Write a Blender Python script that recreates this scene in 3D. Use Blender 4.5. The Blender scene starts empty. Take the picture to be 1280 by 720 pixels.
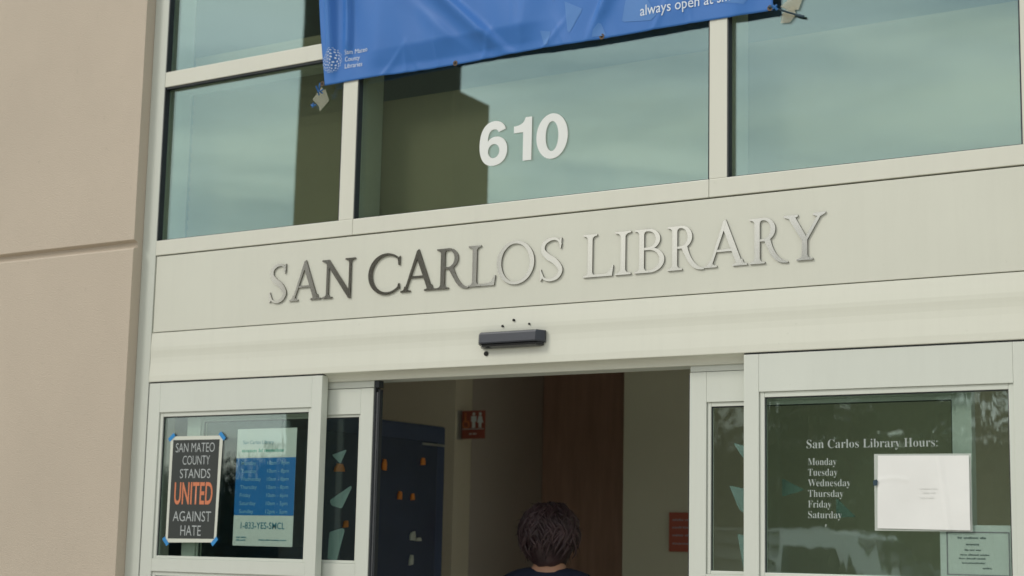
import bpy, bmesh, math, random
from mathutils import Vector, Matrix
random.seed(7)
R = math.radians
SC = bpy.context.scene
COL = SC.collection

# ------------------------------------------------------------------ camera
cam_d = bpy.data.cameras.new('camera')
cam = bpy.data.objects.new('camera', cam_d); COL.objects.link(cam)
cam_d.sensor_width = 36.0
cam_d.lens = 36.0 * 2118.906 / 1280.0
cam_d.clip_start = 0.05; cam_d.clip_end = 3000
_r = Vector((0.83675203, 0.54716602, 0.02133962)); _f = Vector((-0.54362887, 0.82540602, 0.15222533)); _u = Vector((0.06567868, -0.13897569, 0.98811541))
cam.matrix_world = Matrix(((_r.x, _u.x, -_f.x, 0.0), (_r.y, _u.y, -_f.y, -5.0), (_r.z, _u.z, -_f.z, 1.55), (0, 0, 0, 1)))
cam_d.dof.use_dof = True
cam_d.dof.focus_distance = 5.75
cam_d.dof.aperture_fstop = 3.2
SC.camera = cam
SC.cycles.max_bounces = 14; SC.cycles.diffuse_bounces = 7; SC.cycles.transparent_max_bounces = 24

# ------------------------------------------------------------------ sky, sun, exposure
SUN_DIR = Vector((-0.50, -0.62, 0.66)).normalized()          # towards the sun
SUN_EL = math.asin(SUN_DIR.z); SUN_ROT = math.atan2(SUN_DIR.x, SUN_DIR.y)
W = bpy.data.worlds.new('World'); SC.world = W; W.use_nodes = True
nt = W.node_tree; N = nt.nodes; L = nt.links
bg = N['Background']; bg.inputs['Strength'].default_value = 0.10
sky = N.new('ShaderNodeTexSky'); sky.sky_type = 'NISHITA'; sky.sun_disc = False
sky.sun_elevation = SUN_EL; sky.sun_rotation = SUN_ROT; sky.dust_density = 2.0; sky.ozone_density = 1.0
tc = N.new('ShaderNodeTexCoord'); mp = N.new('ShaderNodeMapping'); mp.inputs['Scale'].default_value = (1.5, 1.5, 9.0)
nz = N.new('ShaderNodeTexNoise'); nz.inputs['Scale'].default_value = 1.7; nz.inputs['Detail'].default_value = 6; nz.inputs['Roughness'].default_value = 0.6
cr = N.new('ShaderNodeValToRGB'); cr.color_ramp.elements[0].position = 0.36; cr.color_ramp.elements[1].position = 0.62
cr.color_ramp.elements[0].color = (0.30, 0.30, 0.30, 1); cr.color_ramp.elements[1].color = (1.0, 1.0, 1.0, 1)
mx = N.new('ShaderNodeMix'); mx.data_type = 'RGBA'; mx.inputs['B'].default_value = (9.3, 9.4, 9.25, 1)
n2 = N.new('ShaderNodeTexNoise'); n2.inputs['Scale'].default_value = 2.6; n2.inputs['Detail'].default_value = 5; n2.inputs['Distortion'].default_value = 0.6
c2 = N.new('ShaderNodeValToRGB'); c2.color_ramp.elements[0].position = 0.36; c2.color_ramp.elements[1].position = 0.64
c2.color_ramp.elements[0].color = (6.3, 6.9, 7.3, 1); c2.color_ramp.elements[1].color = (11.2, 11.0, 10.4, 1)
L.new(mp.outputs['Vector'], n2.inputs['Vector']); L.new(n2.outputs['Fac'], c2.inputs['Fac']); L.new(c2.outputs['Color'], mx.inputs['B'])
L.new(tc.outputs['Generated'], mp.inputs['Vector']); L.new(mp.outputs['Vector'], nz.inputs['Vector']); L.new(nz.outputs['Fac'], cr.inputs['Fac'])
L.new(cr.outputs['Color'], mx.inputs['Factor']); L.new(sky.outputs['Color'], mx.inputs['A']); L.new(mx.outputs['Result'], bg.inputs['Color'])
sun_d = bpy.data.lights.new('sun', 'SUN'); sun_d.energy = 1.1; sun_d.angle = R(14); sun_d.color = (1.0, 0.965, 0.90)
sun = bpy.data.objects.new('sun', sun_d); COL.objects.link(sun); sun.rotation_euler = SUN_DIR.to_track_quat('Z', 'Y').to_euler(); sun.location = (-10, -14, 14)
SC.view_settings.view_transform = 'Standard'; SC.view_settings.look = 'None'
SC.view_settings.exposure = 0.27; SC.view_settings.gamma = 1.0; SC.view_settings.use_curve_mapping = False

# ------------------------------------------------------------------ materials
def new_mat(name):
    m = bpy.data.materials.new(name); m.use_nodes = True
    return m, m.node_tree, m.node_tree.nodes['Principled BSDF']

def paint(name, col, rough=0.5, var=0.06, scale=3.0, stretch=(1, 1, 1), metal=0.0, bump=0.0, bscale=60.0, coat=0.0, spec=0.5, col2=None):
    m, t, b = new_mat(name); n = t.nodes; l = t.links
    tc = n.new('ShaderNodeTexCoord'); mp = n.new('ShaderNodeMapping'); mp.inputs['Scale'].default_value = stretch
    nz = n.new('ShaderNodeTexNoise'); nz.inputs['Scale'].default_value = scale; nz.inputs['Detail'].default_value = 6; nz.inputs['Roughness'].default_value = 0.6
    cr = n.new('ShaderNodeValToRGB'); a, z = cr.color_ramp.elements
    a.position = 0.3; z.position = 0.7
    c2 = col2 if col2 else tuple(min(1, c * (1 + var)) for c in col)
    a.color = (*[c * (1 - var) for c in col], 1); z.color = (*c2, 1)
    l.new(tc.outputs['Object'], mp.inputs['Vector']); l.new(mp.outputs['Vector'], nz.inputs['Vector']); l.new(nz.outputs['Fac'], cr.inputs['Fac']); l.new(cr.outputs['Color'], b.inputs['Base Color'])
    b.inputs['Roughness'].default_value = rough; b.inputs['Metallic'].default_value = metal
    b.inputs['Coat Weight'].default_value = coat; b.inputs['Specular IOR Level'].default_value = spec
    if bump > 0:
        n2 = n.new('ShaderNodeTexNoise'); n2.inputs['Scale'].default_value = bscale; n2.inputs['Detail'].default_value = 4
        bp = n.new('ShaderNodeBump'); bp.inputs['Strength'].default_value = bump; bp.inputs['Distance'].default_value = 0.01
        l.new(tc.outputs['Object'], n2.inputs['Vector']); l.new(n2.outputs['Fac'], bp.inputs['Height']); l.new(bp.outputs['Normal'], b.inputs['Normal'])
    return m

def weather(m, amt=0.045, speck=0.10):
    t = m.node_tree; n = t.nodes; l = t.links; b = n['Principled BSDF']; src = b.inputs['Base Color'].links[0].from_socket
    tc = n.new('ShaderNodeTexCoord'); mp = n.new('ShaderNodeMapping'); mp.inputs['Scale'].default_value = (11, 11, 0.8)
    nz = n.new('ShaderNodeTexNoise'); nz.inputs['Scale'].default_value = 1.6; nz.inputs['Detail'].default_value = 7; nz.inputs['Roughness'].default_value = 0.7
    mr = n.new('ShaderNodeMapRange'); mr.inputs['From Min'].default_value = 0.45; mr.inputs['From Max'].default_value = 0.8; mr.inputs['To Min'].default_value = 0; mr.inputs['To Max'].default_value = amt * 3
    n2 = n.new('ShaderNodeTexNoise'); n2.inputs['Scale'].default_value = 38; n2.inputs['Detail'].default_value = 2
    m2 = n.new('ShaderNodeMapRange'); m2.inputs['From Min'].default_value = 0.70; m2.inputs['From Max'].default_value = 0.78; m2.inputs['To Max'].default_value = speck
    ad = n.new('ShaderNodeMath'); ad.operation = 'ADD'; ad.use_clamp = True
    mx = n.new('ShaderNodeMix'); mx.data_type = 'RGBA'; mx.inputs['B'].default_value = (0.20, 0.18, 0.13, 1)
    l.new(tc.outputs['Object'], mp.inputs['Vector']); l.new(mp.outputs['Vector'], nz.inputs['Vector']); l.new(nz.outputs['Fac'], mr.inputs['Value']); l.new(tc.outputs['Object'], n2.inputs['Vector']); l.new(n2.outputs['Fac'], m2.inputs['Value'])
    l.new(mr.outputs['Result'], ad.inputs[0]); l.new(m2.outputs['Result'], ad.inputs[1]); l.new(ad.outputs['Value'], mx.inputs['Factor']); l.new(src, mx.inputs['A']); l.new(mx.outputs['Result'], b.inputs['Base Color'])

def glass(name, tint, refl, reflcol, wav=0.0, wscale=2.0, rough=0.0, ws=(1.6, 1, 0.7)):
    """flat architectural glazing: tinted see-through + a coated mirror share that grows at grazing angles"""
    m, t, b = new_mat(name); n = t.nodes; l = t.links
    n.remove(b); out = n['Material Output']
    tr = n.new('ShaderNodeBsdfTransparent'); tr.inputs['Color'].default_value = (*tint, 1)
    gl = n.new('ShaderNodeBsdfGlossy'); gl.inputs['Color'].default_value = (*reflcol, 1); gl.inputs['Roughness'].default_value = rough
    lw = n.new('ShaderNodeFresnel'); lw.inputs['IOR'].default_value = 1.5
    ge = n.new('ShaderNodeNewGeometry'); io = n.new('ShaderNodeMapRange'); io.inputs['To Min'].default_value = 1.5; io.inputs['To Max'].default_value = 1 / 1.5
    l.new(ge.outputs['Backfacing'], io.inputs['Value']); l.new(io.outputs['Result'], lw.inputs['IOR'])
    ad = n.new('ShaderNodeMath'); ad.operation = 'ADD'; ad.use_clamp = True; ad.inputs[1].default_value = refl
    ms = n.new('ShaderNodeMixShader')
    l.new(lw.outputs['Fac'], ad.inputs[0]); l.new(ad.outputs['Value'], ms.inputs['Fac']); l.new(tr.outputs['BSDF'], ms.inputs[1]); l.new(gl.outputs['BSDF'], ms.inputs[2]); l.new(ms.outputs['Shader'], out.inputs['Surface'])
    if wav > 0:
        tc = n.new('ShaderNodeTexCoord'); nz = n.new('ShaderNodeTexNoise'); nz.inputs['Scale'].default_value = wscale; nz.inputs['Detail'].default_value = 1.5
        mp = n.new('ShaderNodeMapping'); mp.inputs['Scale'].default_value = ws
        bp = n.new('ShaderNodeBump'); bp.inputs['Strength'].default_value = wav; bp.inputs['Distance'].default_value = 0.02
        l.new(tc.outputs['Object'], mp.inputs['Vector']); l.new(mp.outputs['Vector'], nz.inputs['Vector']); l.new(nz.outputs['Fac'], bp.inputs['Height']); l.new(bp.outputs['Normal'], gl.inputs['Normal'])
    return m

M = {}
M['precast'] = paint('precast_concrete', (0.515, 0.441, 0.345), 0.85, 0.05, 1.3, (1, 1, 0.6), bump=0.30, bscale=180)
M['white'] = paint('cream_aluminium', (0.655, 0.655, 0.555), 0.38, 0.022, 2.0, (1, 1, 0.5))
M['white_door'] = paint('pale_aluminium', (0.622, 0.648, 0.572), 0.40, 0.025, 2.5, (1, 1, 0.35))
M['jamb'] = paint('pale_jamb_paint', (0.585, 0.61, 0.535), 0.42, 0.04, 2.0, (1, 1, 0.3))
M['fascia'] = paint('cream_fascia_panel', (0.630, 0.634, 0.535), 0.5, 0.03, 1.4, (1, 1, 1))
M['header'] = paint('cream_header_cover', (0.668, 0.672, 0.570), 0.40, 0.02, 1.2, (0.25, 1, 8))
for k_ in ('white', 'white_door', 'fascia', 'header', 'jamb'): weather(M[k_], 0.016, 0.08)
weather(M['precast'], 0.0, 0.14)
M['gasket'] = paint('black_rubber', (0.018, 0.022, 0.026), 0.55, 0.1, 8)
M['gap'] = paint('dark_gap', (0.05, 0.045, 0.035), 0.9, 0.1, 8)
M['steel'] = paint('brushed_steel', (0.61, 0.60, 0.535), 0.13, 0.004, 6, metal=1.0)
M['steel_side_shaded'] = paint('shaded_steel_edge', (0.20, 0.19, 0.16), 0.4, 0.02, 6, metal=0.8)  # letter steel darkened: shade and dark reflections of the sides put into the colour
M['board'] = paint('olive_board', (0.34, 0.29, 0.185), 0.8, 0.05, 1.2)
M['glass_up'] = glass('teal_window_glass', (0.84, 0.89, 0.85), 0.13, (0.74, 1.0, 0.99), 0.05, 1.3)
M['glass_door'] = glass('green_door_glass', (0.86, 0.915, 0.888), 0.072, (0.83, 0.96, 0.95), 0.022, 6.0, 0.0, (2.6, 1, 0.5))
M['glass_leaf'] = glass('clear_door_glass', (0.88, 0.94, 0.91), 0.0, (0.85, 0.97, 0.93), 0.02, 3.0)
M['digit'] = paint('white_vinyl', (0.74, 0.76, 0.72), 0.5, 0.02)
M['sensor'] = paint('charcoal_plastic', (0.034, 0.039, 0.050), 0.45, 0.05, 6)
M['lens'] = paint('black_lens', (0.012, 0.014, 0.018), 0.08, 0.05)
M['hole'] = paint('hole_black', (0.012, 0.012, 0.010), 0.9, 0.1)
M['banner'] = paint('blue_vinyl', (0.034, 0.160, 0.475), 0.55, 0.04, 2.0, coat=0.0, spec=0.45)
M['banner_tri'] = paint('light_blue_print', (0.068, 0.205, 0.50), 0.55, 0.04, 2.0, coat=0.0, spec=0.45)
M['banner_white'] = paint('white_print', (0.62, 0.70, 0.78), 0.4, 0.03)
M['brass'] = paint('worn_brass', (0.10, 0.07, 0.045), 0.5, 0.2, 60, metal=0.7)
M['bluecord'] = paint('blue_cord', (0.02, 0.13, 0.36), 0.6, 0.1, 30)
M['darkcord'] = paint('dark_zip_tie', (0.02, 0.05, 0.07), 0.5, 0.1, 30)
M['bluetape'] = paint('blue_painters_tape', (0.03, 0.24, 0.55), 0.75, 0.08, 30)
M['paperwhite'] = paint('white_paper', (0.78, 0.78, 0.74), 0.55, 0.03, 5, bump=0.25, bscale=6)
M['postedge'] = paint('poster_border', (0.62, 0.64, 0.55), 0.6, 0.03)
M['black_ink'] = paint('black_ink', (0.028, 0.034, 0.030), 0.5, 0.06, 6)
M['grey_ink'] = paint('silver_ink', (0.40, 0.43, 0.42), 0.5, 0.05)
M['orange_ink'] = paint('orange_ink', (0.60, 0.19, 0.085), 0.5, 0.06)
M['blue_ink'] = paint('process_blue', (0.010, 0.20, 0.55), 0.45, 0.05)
M['pale_ink'] = paint('pale_blue_ink', (0.30, 0.56, 0.74), 0.5, 0.05)
M['teal_ink'] = paint('teal_ink', (0.06, 0.27, 0.36), 0.5, 0.05)
M['green_ink'] = paint('green_ink', (0.10, 0.46, 0.34), 0.5, 0.05)
M['grey_line'] = paint('grey_line_ink', (0.34, 0.30, 0.33), 0.5, 0.05)
M['faint'] = paint('faint_print', (0.72, 0.72, 0.69), 0.6, 0.03)
M['dim_ink'] = paint('dim_ink', (0.16, 0.20, 0.20), 0.5, 0.05)
M['hour_ink'] = paint('white_window_lettering', (0.34, 0.38, 0.35), 0.5, 0.03)
M['decal'] = glass('frosted_decal', (0.55, 0.72, 0.70), 0.0, (0.8, 0.9, 0.9))
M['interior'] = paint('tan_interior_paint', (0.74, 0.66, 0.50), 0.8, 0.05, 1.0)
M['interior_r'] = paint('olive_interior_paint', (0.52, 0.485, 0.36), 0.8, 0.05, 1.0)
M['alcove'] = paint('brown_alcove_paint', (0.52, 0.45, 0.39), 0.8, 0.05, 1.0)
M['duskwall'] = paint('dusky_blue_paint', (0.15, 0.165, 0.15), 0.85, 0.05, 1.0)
M['ceil'] = paint('ceiling_tile', (0.72, 0.70, 0.64), 0.9, 0.04, 4)
M['lobbyfloor'] = paint('lobby_floor_tile', (0.66, 0.62, 0.54), 0.6, 0.1, 3, bump=0.4, bscale=300)
M['wood'] = paint('dark_brown_wood', (0.44, 0.27, 0.195), 0.5, 0.14, 5, (6, 6, 0.5))
M['navy'] = paint('navy_enamel', (0.032, 0.050, 0.105), 0.35, 0.1, 4, coat=0.15)
M['navyglass'] = paint('dark_display_glass', (0.028, 0.040, 0.075), 0.14, 0.1, 4)
M['chrome'] = paint('satin_silver', (0.45, 0.46, 0.47), 0.3, 0.05, 20, metal=0.9)
M['snack'] = paint('orange_packet', (0.55, 0.18, 0.03), 0.45, 0.2, 40)
M['snack2'] = paint('white_packet', (0.36, 0.38, 0.33), 0.5, 0.2, 40)
M['redsign'] = paint('rust_red_sign', (0.36, 0.085, 0.05), 0.5, 0.05, 4)
M['signwhite'] = paint('sign_white', (0.72, 0.76, 0.72), 0.5, 0.03)
M['signorange'] = paint('sign_orange', (0.72, 0.24, 0.08), 0.5, 0.03)
M['skin'] = paint('skin', (0.52, 0.27, 0.17), 0.5, 0.06, 14)
M['hair'] = paint('dark_burgundy_hair', (0.034, 0.016, 0.018), 0.5, 0.4, 14, spec=0.5, col2=(0.075, 0.038, 0.042))
M['shirt'] = paint('navy_shirt', (0.014, 0.020, 0.048), 0.8, 0.15, 12, bump=0.2, bscale=200)
M['trousers'] = paint('charcoal_trousers', (0.03, 0.03, 0.034), 0.85, 0.15, 12)
M['shoe'] = paint('black_shoe', (0.015, 0.015, 0.015), 0.5, 0.1)
M['ground'] = paint('grassy_ground', (0.10, 0.11, 0.06), 0.95, 0.3, 0.6)
M['paving'] = paint('concrete_paving', (0.50, 0.47, 0.41), 0.9, 0.1, 2.5, bump=0.2, bscale=90)
M['asphalt'] = paint('asphalt', (0.05, 0.05, 0.05), 0.9, 0.2, 6, bump=0.3, bscale=160)
M['line'] = paint('road_paint', (0.72, 0.70, 0.62), 0.7, 0.1, 9)
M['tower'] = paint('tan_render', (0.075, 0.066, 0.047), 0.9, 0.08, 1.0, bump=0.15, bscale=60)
M['bark'] = paint('bark', (0.085, 0.065, 0.045), 0.95, 0.3, 8, (4, 4, 0.7), bump=0.5, bscale=30)
M['leaf'] = paint('dark_leaves', (0.040, 0.060, 0.026), 0.6, 0.35, 3)
M['leaf2'] = paint('olive_leaves', (0.085, 0.088, 0.048), 0.6, 0.35, 3)
M['carpaint'] = paint('silver_car_paint', (0.62, 0.63, 0.61), 0.25, 0.03, 3, coat=0.6, metal=0.2)
M['carglass'] = paint('dark_car_glass', (0.012, 0.015, 0.016), 0.04, 0.05)
M['tyre'] = paint('tyre_rubber', (0.02, 0.02, 0.02), 0.9, 0.1)
M['lamp'] = paint('lamp_lens', (0.7, 0.7, 0.66), 0.1, 0.03)
M['redlamp'] = paint('red_lens', (0.4, 0.02, 0.02), 0.1, 0.03)
m, t, b = new_mat('clear_tape'); b.inputs['Base Color'].default_value = (0.36, 0.37, 0.27, 1); b.inputs['Roughness'].default_value = 0.35; b.inputs['Alpha'].default_value = 0.45
M['tape'] = m
m, t, b = new_mat('clear_tape_yellowed'); b.inputs['Base Color'].default_value = (0.52, 0.50, 0.36, 1); b.inputs['Roughness'].default_value = 0.3; b.inputs['Alpha'].default_value = 0.40
M['tape2'] = m
m, t, b = new_mat('plastic_sleeve'); b.inputs['Base Color'].default_value = (0.62, 0.66, 0.60, 1); b.inputs['Roughness'].default_value = 0.25; b.inputs['Alpha'].default_value = 0.7
M['sleeve'] = m

# ------------------------------------------------------------------ helpers
def link(name, me, mat, parent=None, smooth=False):
    o = bpy.data.objects.new(name, me); COL.objects.link(o)
    if mat is not None and not me.materials: me.materials.append(mat)
    if parent is not None: o.parent = parent; o.matrix_parent_inverse = parent.matrix_basis.inverted()
    if smooth:
        for p in me.polygons: p.use_smooth = True
    return o
def tag(o, label=None, cat=None, group=None, kind=None):
    if label: o['label'] = label
    if cat: o['category'] = cat
    if group: o['group'] = group
    if kind: o['kind'] = kind
    elif label and cat: o['kind'] = 'thing'
    return o
def thing(name, label, cat, loc=(0, 0, 0), group=None):
    o = bpy.data.objects.new(name, None); COL.objects.link(o); o.location = loc; o.empty_display_size = 0.1
    bpy.context.view_layer.update()
    return tag(o, label, cat, group)

class MB:
    def __init__(s): s.bm = bmesh.new()
    def box(s, x0, x1, y0, y1, z0, z1, bev=0.0, seg=2):
        b = bmesh.new()
        vs = [b.verts.new((x, y, z)) for x in (x0, x1) for y in (y0, y1) for z in (z0, z1)]
        for f in ((0, 1, 3, 2), (4, 6, 7, 5), (0, 4, 5, 1), (2, 3, 7, 6), (0, 2, 6, 4), (1, 5, 7, 3)): b.faces.new([vs[i] for i in f])
        bmesh.ops.recalc_face_normals(b, faces=b.faces[:])
        if bev > 0: bmesh.ops.bevel(b, geom=b.edges[:], offset=bev, segments=seg, profile=0.6, affect='EDGES')
        return s.add(b)
    def add(s, b):
        me = bpy.data.meshes.new('tmp'); b.to_mesh(me); b.free(); s.bm.from_mesh(me); bpy.data.meshes.remove(me); return s
    def addmesh(s, me): s.bm.from_mesh(me); bpy.data.meshes.remove(me); return s
    def prism(s, prof, x0, x1):
        """profile of (y, z) points run along x"""
        a = [s.bm.verts.new((x0, y, z)) for y, z in prof]; c = [s.bm.verts.new((x1, y, z)) for y, z in prof]; n = len(prof)
        fs = [s.bm.faces.new((a[i], a[(i + 1) % n], c[(i + 1) % n], c[i])) for i in range(n)]
        fs += [s.bm.faces.new(a[::-1]), s.bm.faces.new(c)]
        bmesh.ops.recalc_face_normals(s.bm, faces=fs); return s
    def plate(s, pts, y0, y1):
        """outline of (x, z) points given thickness in y"""
        a = [s.bm.verts.new((x, y0, z)) for x, z in pts]; c = [s.bm.verts.new((x, y1, z)) for x, z in pts]; n = len(pts)
        fs = [s.bm.faces.new((a[i], a[(i + 1) % n], c[(i + 1) % n], c[i])) for i in range(n)] + [s.bm.faces.new(a[::-1]), s.bm.faces.new(c)]
        bmesh.ops.recalc_face_normals(s.bm, faces=fs); return s
    def tube(s, pts, rad, n=8):
        pts = [Vector(p) for p in pts]
        rr = rad if isinstance(rad, (list, tuple)) else [rad] * len(pts)
        rings = []
        for i, p in enumerate(pts):
            d = (pts[min(i + 1, len(pts) - 1)] - pts[max(i - 1, 0)]).normalized()
            u = d.orthogonal().normalized() if i == 0 else (u - d * u.dot(d)).normalized()
            v = d.cross(u)
            rings.append([s.bm.verts.new(p + rr[i] * (math.cos(2 * math.pi * k / n) * u + math.sin(2 * math.pi * k / n) * v)) for k in range(n)])
        for a, b in zip(rings, rings[1:]):
            for k in range(n): s.bm.faces.new((a[k], a[(k + 1) % n], b[(k + 1) % n], b[k]))
        s.bm.faces.new(rings[0][::-1]); s.bm.faces.new(rings[-1]); return s
    def build(s, name, mat, parent=None, smooth=False):
        me = bpy.data.meshes.new(name); s.bm.to_mesh(me); s.bm.free(); return link(name, me, mat, parent, smooth)

def curve_mesh(curve):
    o = bpy.data.objects.new('tmp', curve); COL.objects.link(o)
    dg = bpy.context.evaluated_depsgraph_get(); me = bpy.data.meshes.new_from_object(o.evaluated_get(dg))
    bpy.data.objects.remove(o); bpy.data.curves.remove(curve); return me
SERIF = lambda s: ''.join(chr(0x1D400 + ord(c) - 65) if 'A' <= c <= 'Z' else chr(0x1D41A + ord(c) - 97) if 'a' <= c <= 'z' else c for c in s)
def text_mesh(body, offset=0.0, spacing=1.0):
    c = bpy.data.curves.new('txt', 'FONT'); c.body = body; c.size = 1.0; c.offset = offset; c.space_character = spacing; c.resolution_u = 4
    return curve_mesh(c)
def fit_text(mb, body, x0, x1, z0, z1, y, offset=0.0, spacing=1.0, ztop=None):
    """lay writing in the wall plane so that its ink box is x0..x1, z0..z1"""
    me = text_mesh(body, offset, spacing)
    xs = [v.co.x for v in me.vertices]; ys = [v.co.y for v in me.vertices]
    ax, bx, ay, by = min(xs), max(xs), min(ys), max(ys)
    for v in me.vertices:
        v.co = (x0 + (v.co.x - ax) / (bx - ax) * (x1 - x0), y, z0 + (v.co.y - ay) / (by - ay) * (z1 - z0))
    mb.addmesh(me)
def base_text(mb, body, x0, x1, zbase, cap, y, offset=0.0, spacing=1.0):
    """writing on a baseline with a given cap height, stretched to x0..x1"""
    me = text_mesh(body, offset, spacing)
    xs = [v.co.x for v in me.vertices]; ax, bx = min(xs), max(xs)
    for v in me.vertices: v.co = (x0 + (v.co.x - ax) / (bx - ax) * (x1 - x0), y, zbase + v.co.y / 0.70 * cap)
    mb.addmesh(me)
def shape_mesh(contours, depth, bevel=0.0):
    """closed outlines (outer + holes) -> solid of the given half depth"""
    c = bpy.data.curves.new('shape', 'CURVE'); c.dimensions = '2D'; c.fill_mode = 'BOTH'; c.extrude = depth; c.bevel_depth = bevel; c.bevel_resolution = 1
    for pts in contours:
        sp = c.splines.new('POLY'); sp.points.add(len(pts) - 1); sp.use_cyclic_u = True
        for p, q in zip(sp.points, pts): p.co = (q[0], q[1], 0, 1)
    return curve_mesh(c)
def greek(mb, x0, x1, z, h, y, words):
    """illegible small print: a run of word-sized scribbles"""
    tot = sum(words) + 0.6 * (len(words) - 1); u = (x1 - x0) / tot; x = x0
    for w in words:
        e = x + w * u; px = x
        while px < e - h * 0.3:
            ww = h * random.uniform(0.25, 0.5); hh = h * random.choice((0.7, 0.7, 0.75, 1.0))
            vs = [mb.bm.verts.new((a, y, b)) for a, b in ((px, z), (px + ww, z), (px + ww, z + hh), (px, z + hh))]; mb.bm.faces.new(vs); px += ww + h * 0.16
        x = e + 0.6 * u
def recentre(o, loc):
    """move a mesh object's origin without moving the mesh"""
    loc = Vector(loc); o.data.transform(Matrix.Translation(-loc)); o.location = loc; return o

# ================================================================== THE PLACE AROUND
def sheet(name, x0, x1, y0, y1, z, mat, th=0.0):
    mb = MB()
    if th: mb.box(x0, x1, y0, y1, z - th, z)
    else:
        mb.bm.faces.new([mb.bm.verts.new(p) for p in ((x0, y0, z), (x1, y0, z), (x1, y1, z), (x0, y1, z))])
    return tag(mb.build(name, mat), kind='structure')
sheet('ground', -400, 400, -400, 400, -0.16, M['ground'])
sheet('plaza_pavement', -60, 40, -11.6, 0.0, -0.004, M['paving'], 0.12)
sheet('kerb', -60, 40, -11.8, -11.603, 0.004, M['paving'], 0.16)
sheet('road', -80, 60, -19.0, -11.803, -0.13, M['asphalt'], 0.02)
mb = MB()
for i in range(-12, 9): mb.box(i * 5.0, i * 5.0 + 2.0, -15.55, -15.43, -0.1299, -0.126)
tag(mb.build('road_marking', M['line']), kind='structure')
sheet('far_kerb', -60, 40, -19.2, -19.003, 0.004, M['paving'], 0.16)
sheet('lobby_floor', -9.0, 3.0, 0.001, 6.5, 0.0, M['lobbyfloor'], 0.12)

# tan tower of the neighbouring wing, seen mirrored in the glazing and the steel letters
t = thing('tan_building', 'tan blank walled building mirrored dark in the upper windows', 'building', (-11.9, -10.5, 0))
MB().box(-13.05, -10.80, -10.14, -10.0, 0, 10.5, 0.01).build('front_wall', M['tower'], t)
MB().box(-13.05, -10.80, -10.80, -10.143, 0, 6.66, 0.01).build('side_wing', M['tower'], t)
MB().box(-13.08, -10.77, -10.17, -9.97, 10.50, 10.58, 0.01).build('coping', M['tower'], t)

# ================================================================== WALLS
mb = MB()
y0 = -0.050
mb.prism([(0.22, -0.1), (y0, -0.1), (y0, 2.753), (y0 + 0.006, 2.760), (y0 + 0.022, 2.763), (y0 + 0.022, 2.786), (y0, 2.795), (y0, 6.2), (0.22, 6.2)], -11.0, -5.155)
o = mb.build('concrete_wall', M['precast']); recentre(o, (-5.6, 0.1, 0))
tag(o, 'beige precast concrete wall with one horizontal groove beside the entrance frame', 'wall')
mb = MB(); mb.prism([(0.22, -0.1), (y0, -0.1), (y0, 2.753), (y0 + 0.022, 2.763), (y0 + 0.022, 2.786), (y0, 2.795), (y0, 6.2), (0.22, 6.2)], -1.36, -0.55)
o = mb.build('concrete_wall', M['precast']); recentre(o, (-0.95, 0.1, 0)); tag(o, 'beige precast concrete wall at the far end of the entrance past the hours window', 'wall')
mb = MB(); mb.box(-5.153, -1.362, -0.02, 0.22, 4.78, 6.2, 0.004)
o = mb.build('concrete_wall', M['precast']); recentre(o, (-3.2, 0.1, 5)); tag(o, 'beige concrete wall band above the tall upper windows', 'wall')

# ================================================================== UPPER WINDOW WALL
JX, M1a, M1b, M2a, M2b, M3a, M3b = -5.075, -4.102, -4.031, -2.512, -2.446, -1.461, -1.392
w = thing('window_wall', 'cream framed upper windows of teal mirrored glass above the name panel', 'window', (-3.27, 0.05, 2.727))
Y1 = 0.165
bv = 0.0022
MB().box(-5.154, JX, 0.0, Y1, 0.0, 4.775, bv).build('jamb', M['jamb'], w)
MB().box(M3b + 0.003, -1.362, 0.0, Y1, 0.0, 4.775, bv).build('jamb', M['jamb'], w)
MB().box(M1a, M1b, 0.0, Y1, 2.7895, 4.70, bv).build('mullion', M['white'], w)
MB().box(M2a, M2b, 0.0, Y1, 2.7895, 4.70, bv).build('mullion', M['white'], w)
MB().box(M3a, M3b, 0.0, Y1, 2.7895, 4.70, bv).build('mullion', M['white'], w)
MB().box(JX, M3b, 0.0, Y1, 4.701, 4.775, bv).build('head_rail', M['white'], w)
for a, b in ((JX, M1a), (M1b, M2a), (M2b, M3a)):
    MB().box(a + 0.0005, b - 0.0005, 0.001, Y1 - 0.002, 3.450, 3.515, bv).build('transom', M['white'], w)
for a, b in ((JX + 0.001, M1b - 0.001), (M1b + 0.0005, M2a - 0.001), (M2a + 0.0005, M3b - 0.0005)):
    MB().box(a, b, -0.001, Y1 - 0.001, 2.727, 2.789, bv).build('sill', M['white'], w)
GY = 0.029
k = 0
for a, b in ((JX, M1a), (M1b, M2a), (M2b, M3a)):
    for z0, z1 in ((2.7895, 3.45), (3.515, 4.70)):
        g = MB()
        g.box(a + 0.0003, a + 0.005, 0.0025, GY, z0, z1); g.box(b - 0.005, b - 0.0003, 0.0025, GY, z0, z1)
        g.box(a + 0.0053, b - 0.0053, 0.006, GY, z1 - 0.008, z1 - 0.0003); g.box(a + 0.0053, b - 0.0053, 0.012, GY, z0 + 0.0003, z0 + 0.004)
        g.build('gasket', M['gasket'], w)
        p = MB().box(a + 0.002, b - 0.002, GY + 0.0005, GY + 0.006, z0 + 0.002, z1 - 0.002).build('glass_pane', M['glass_up'], w)
        # each pane sits a hair out of true, as real glazing does
        p.data.transform(Matrix.Translation((0, 0, 0))); k += 1
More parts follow.
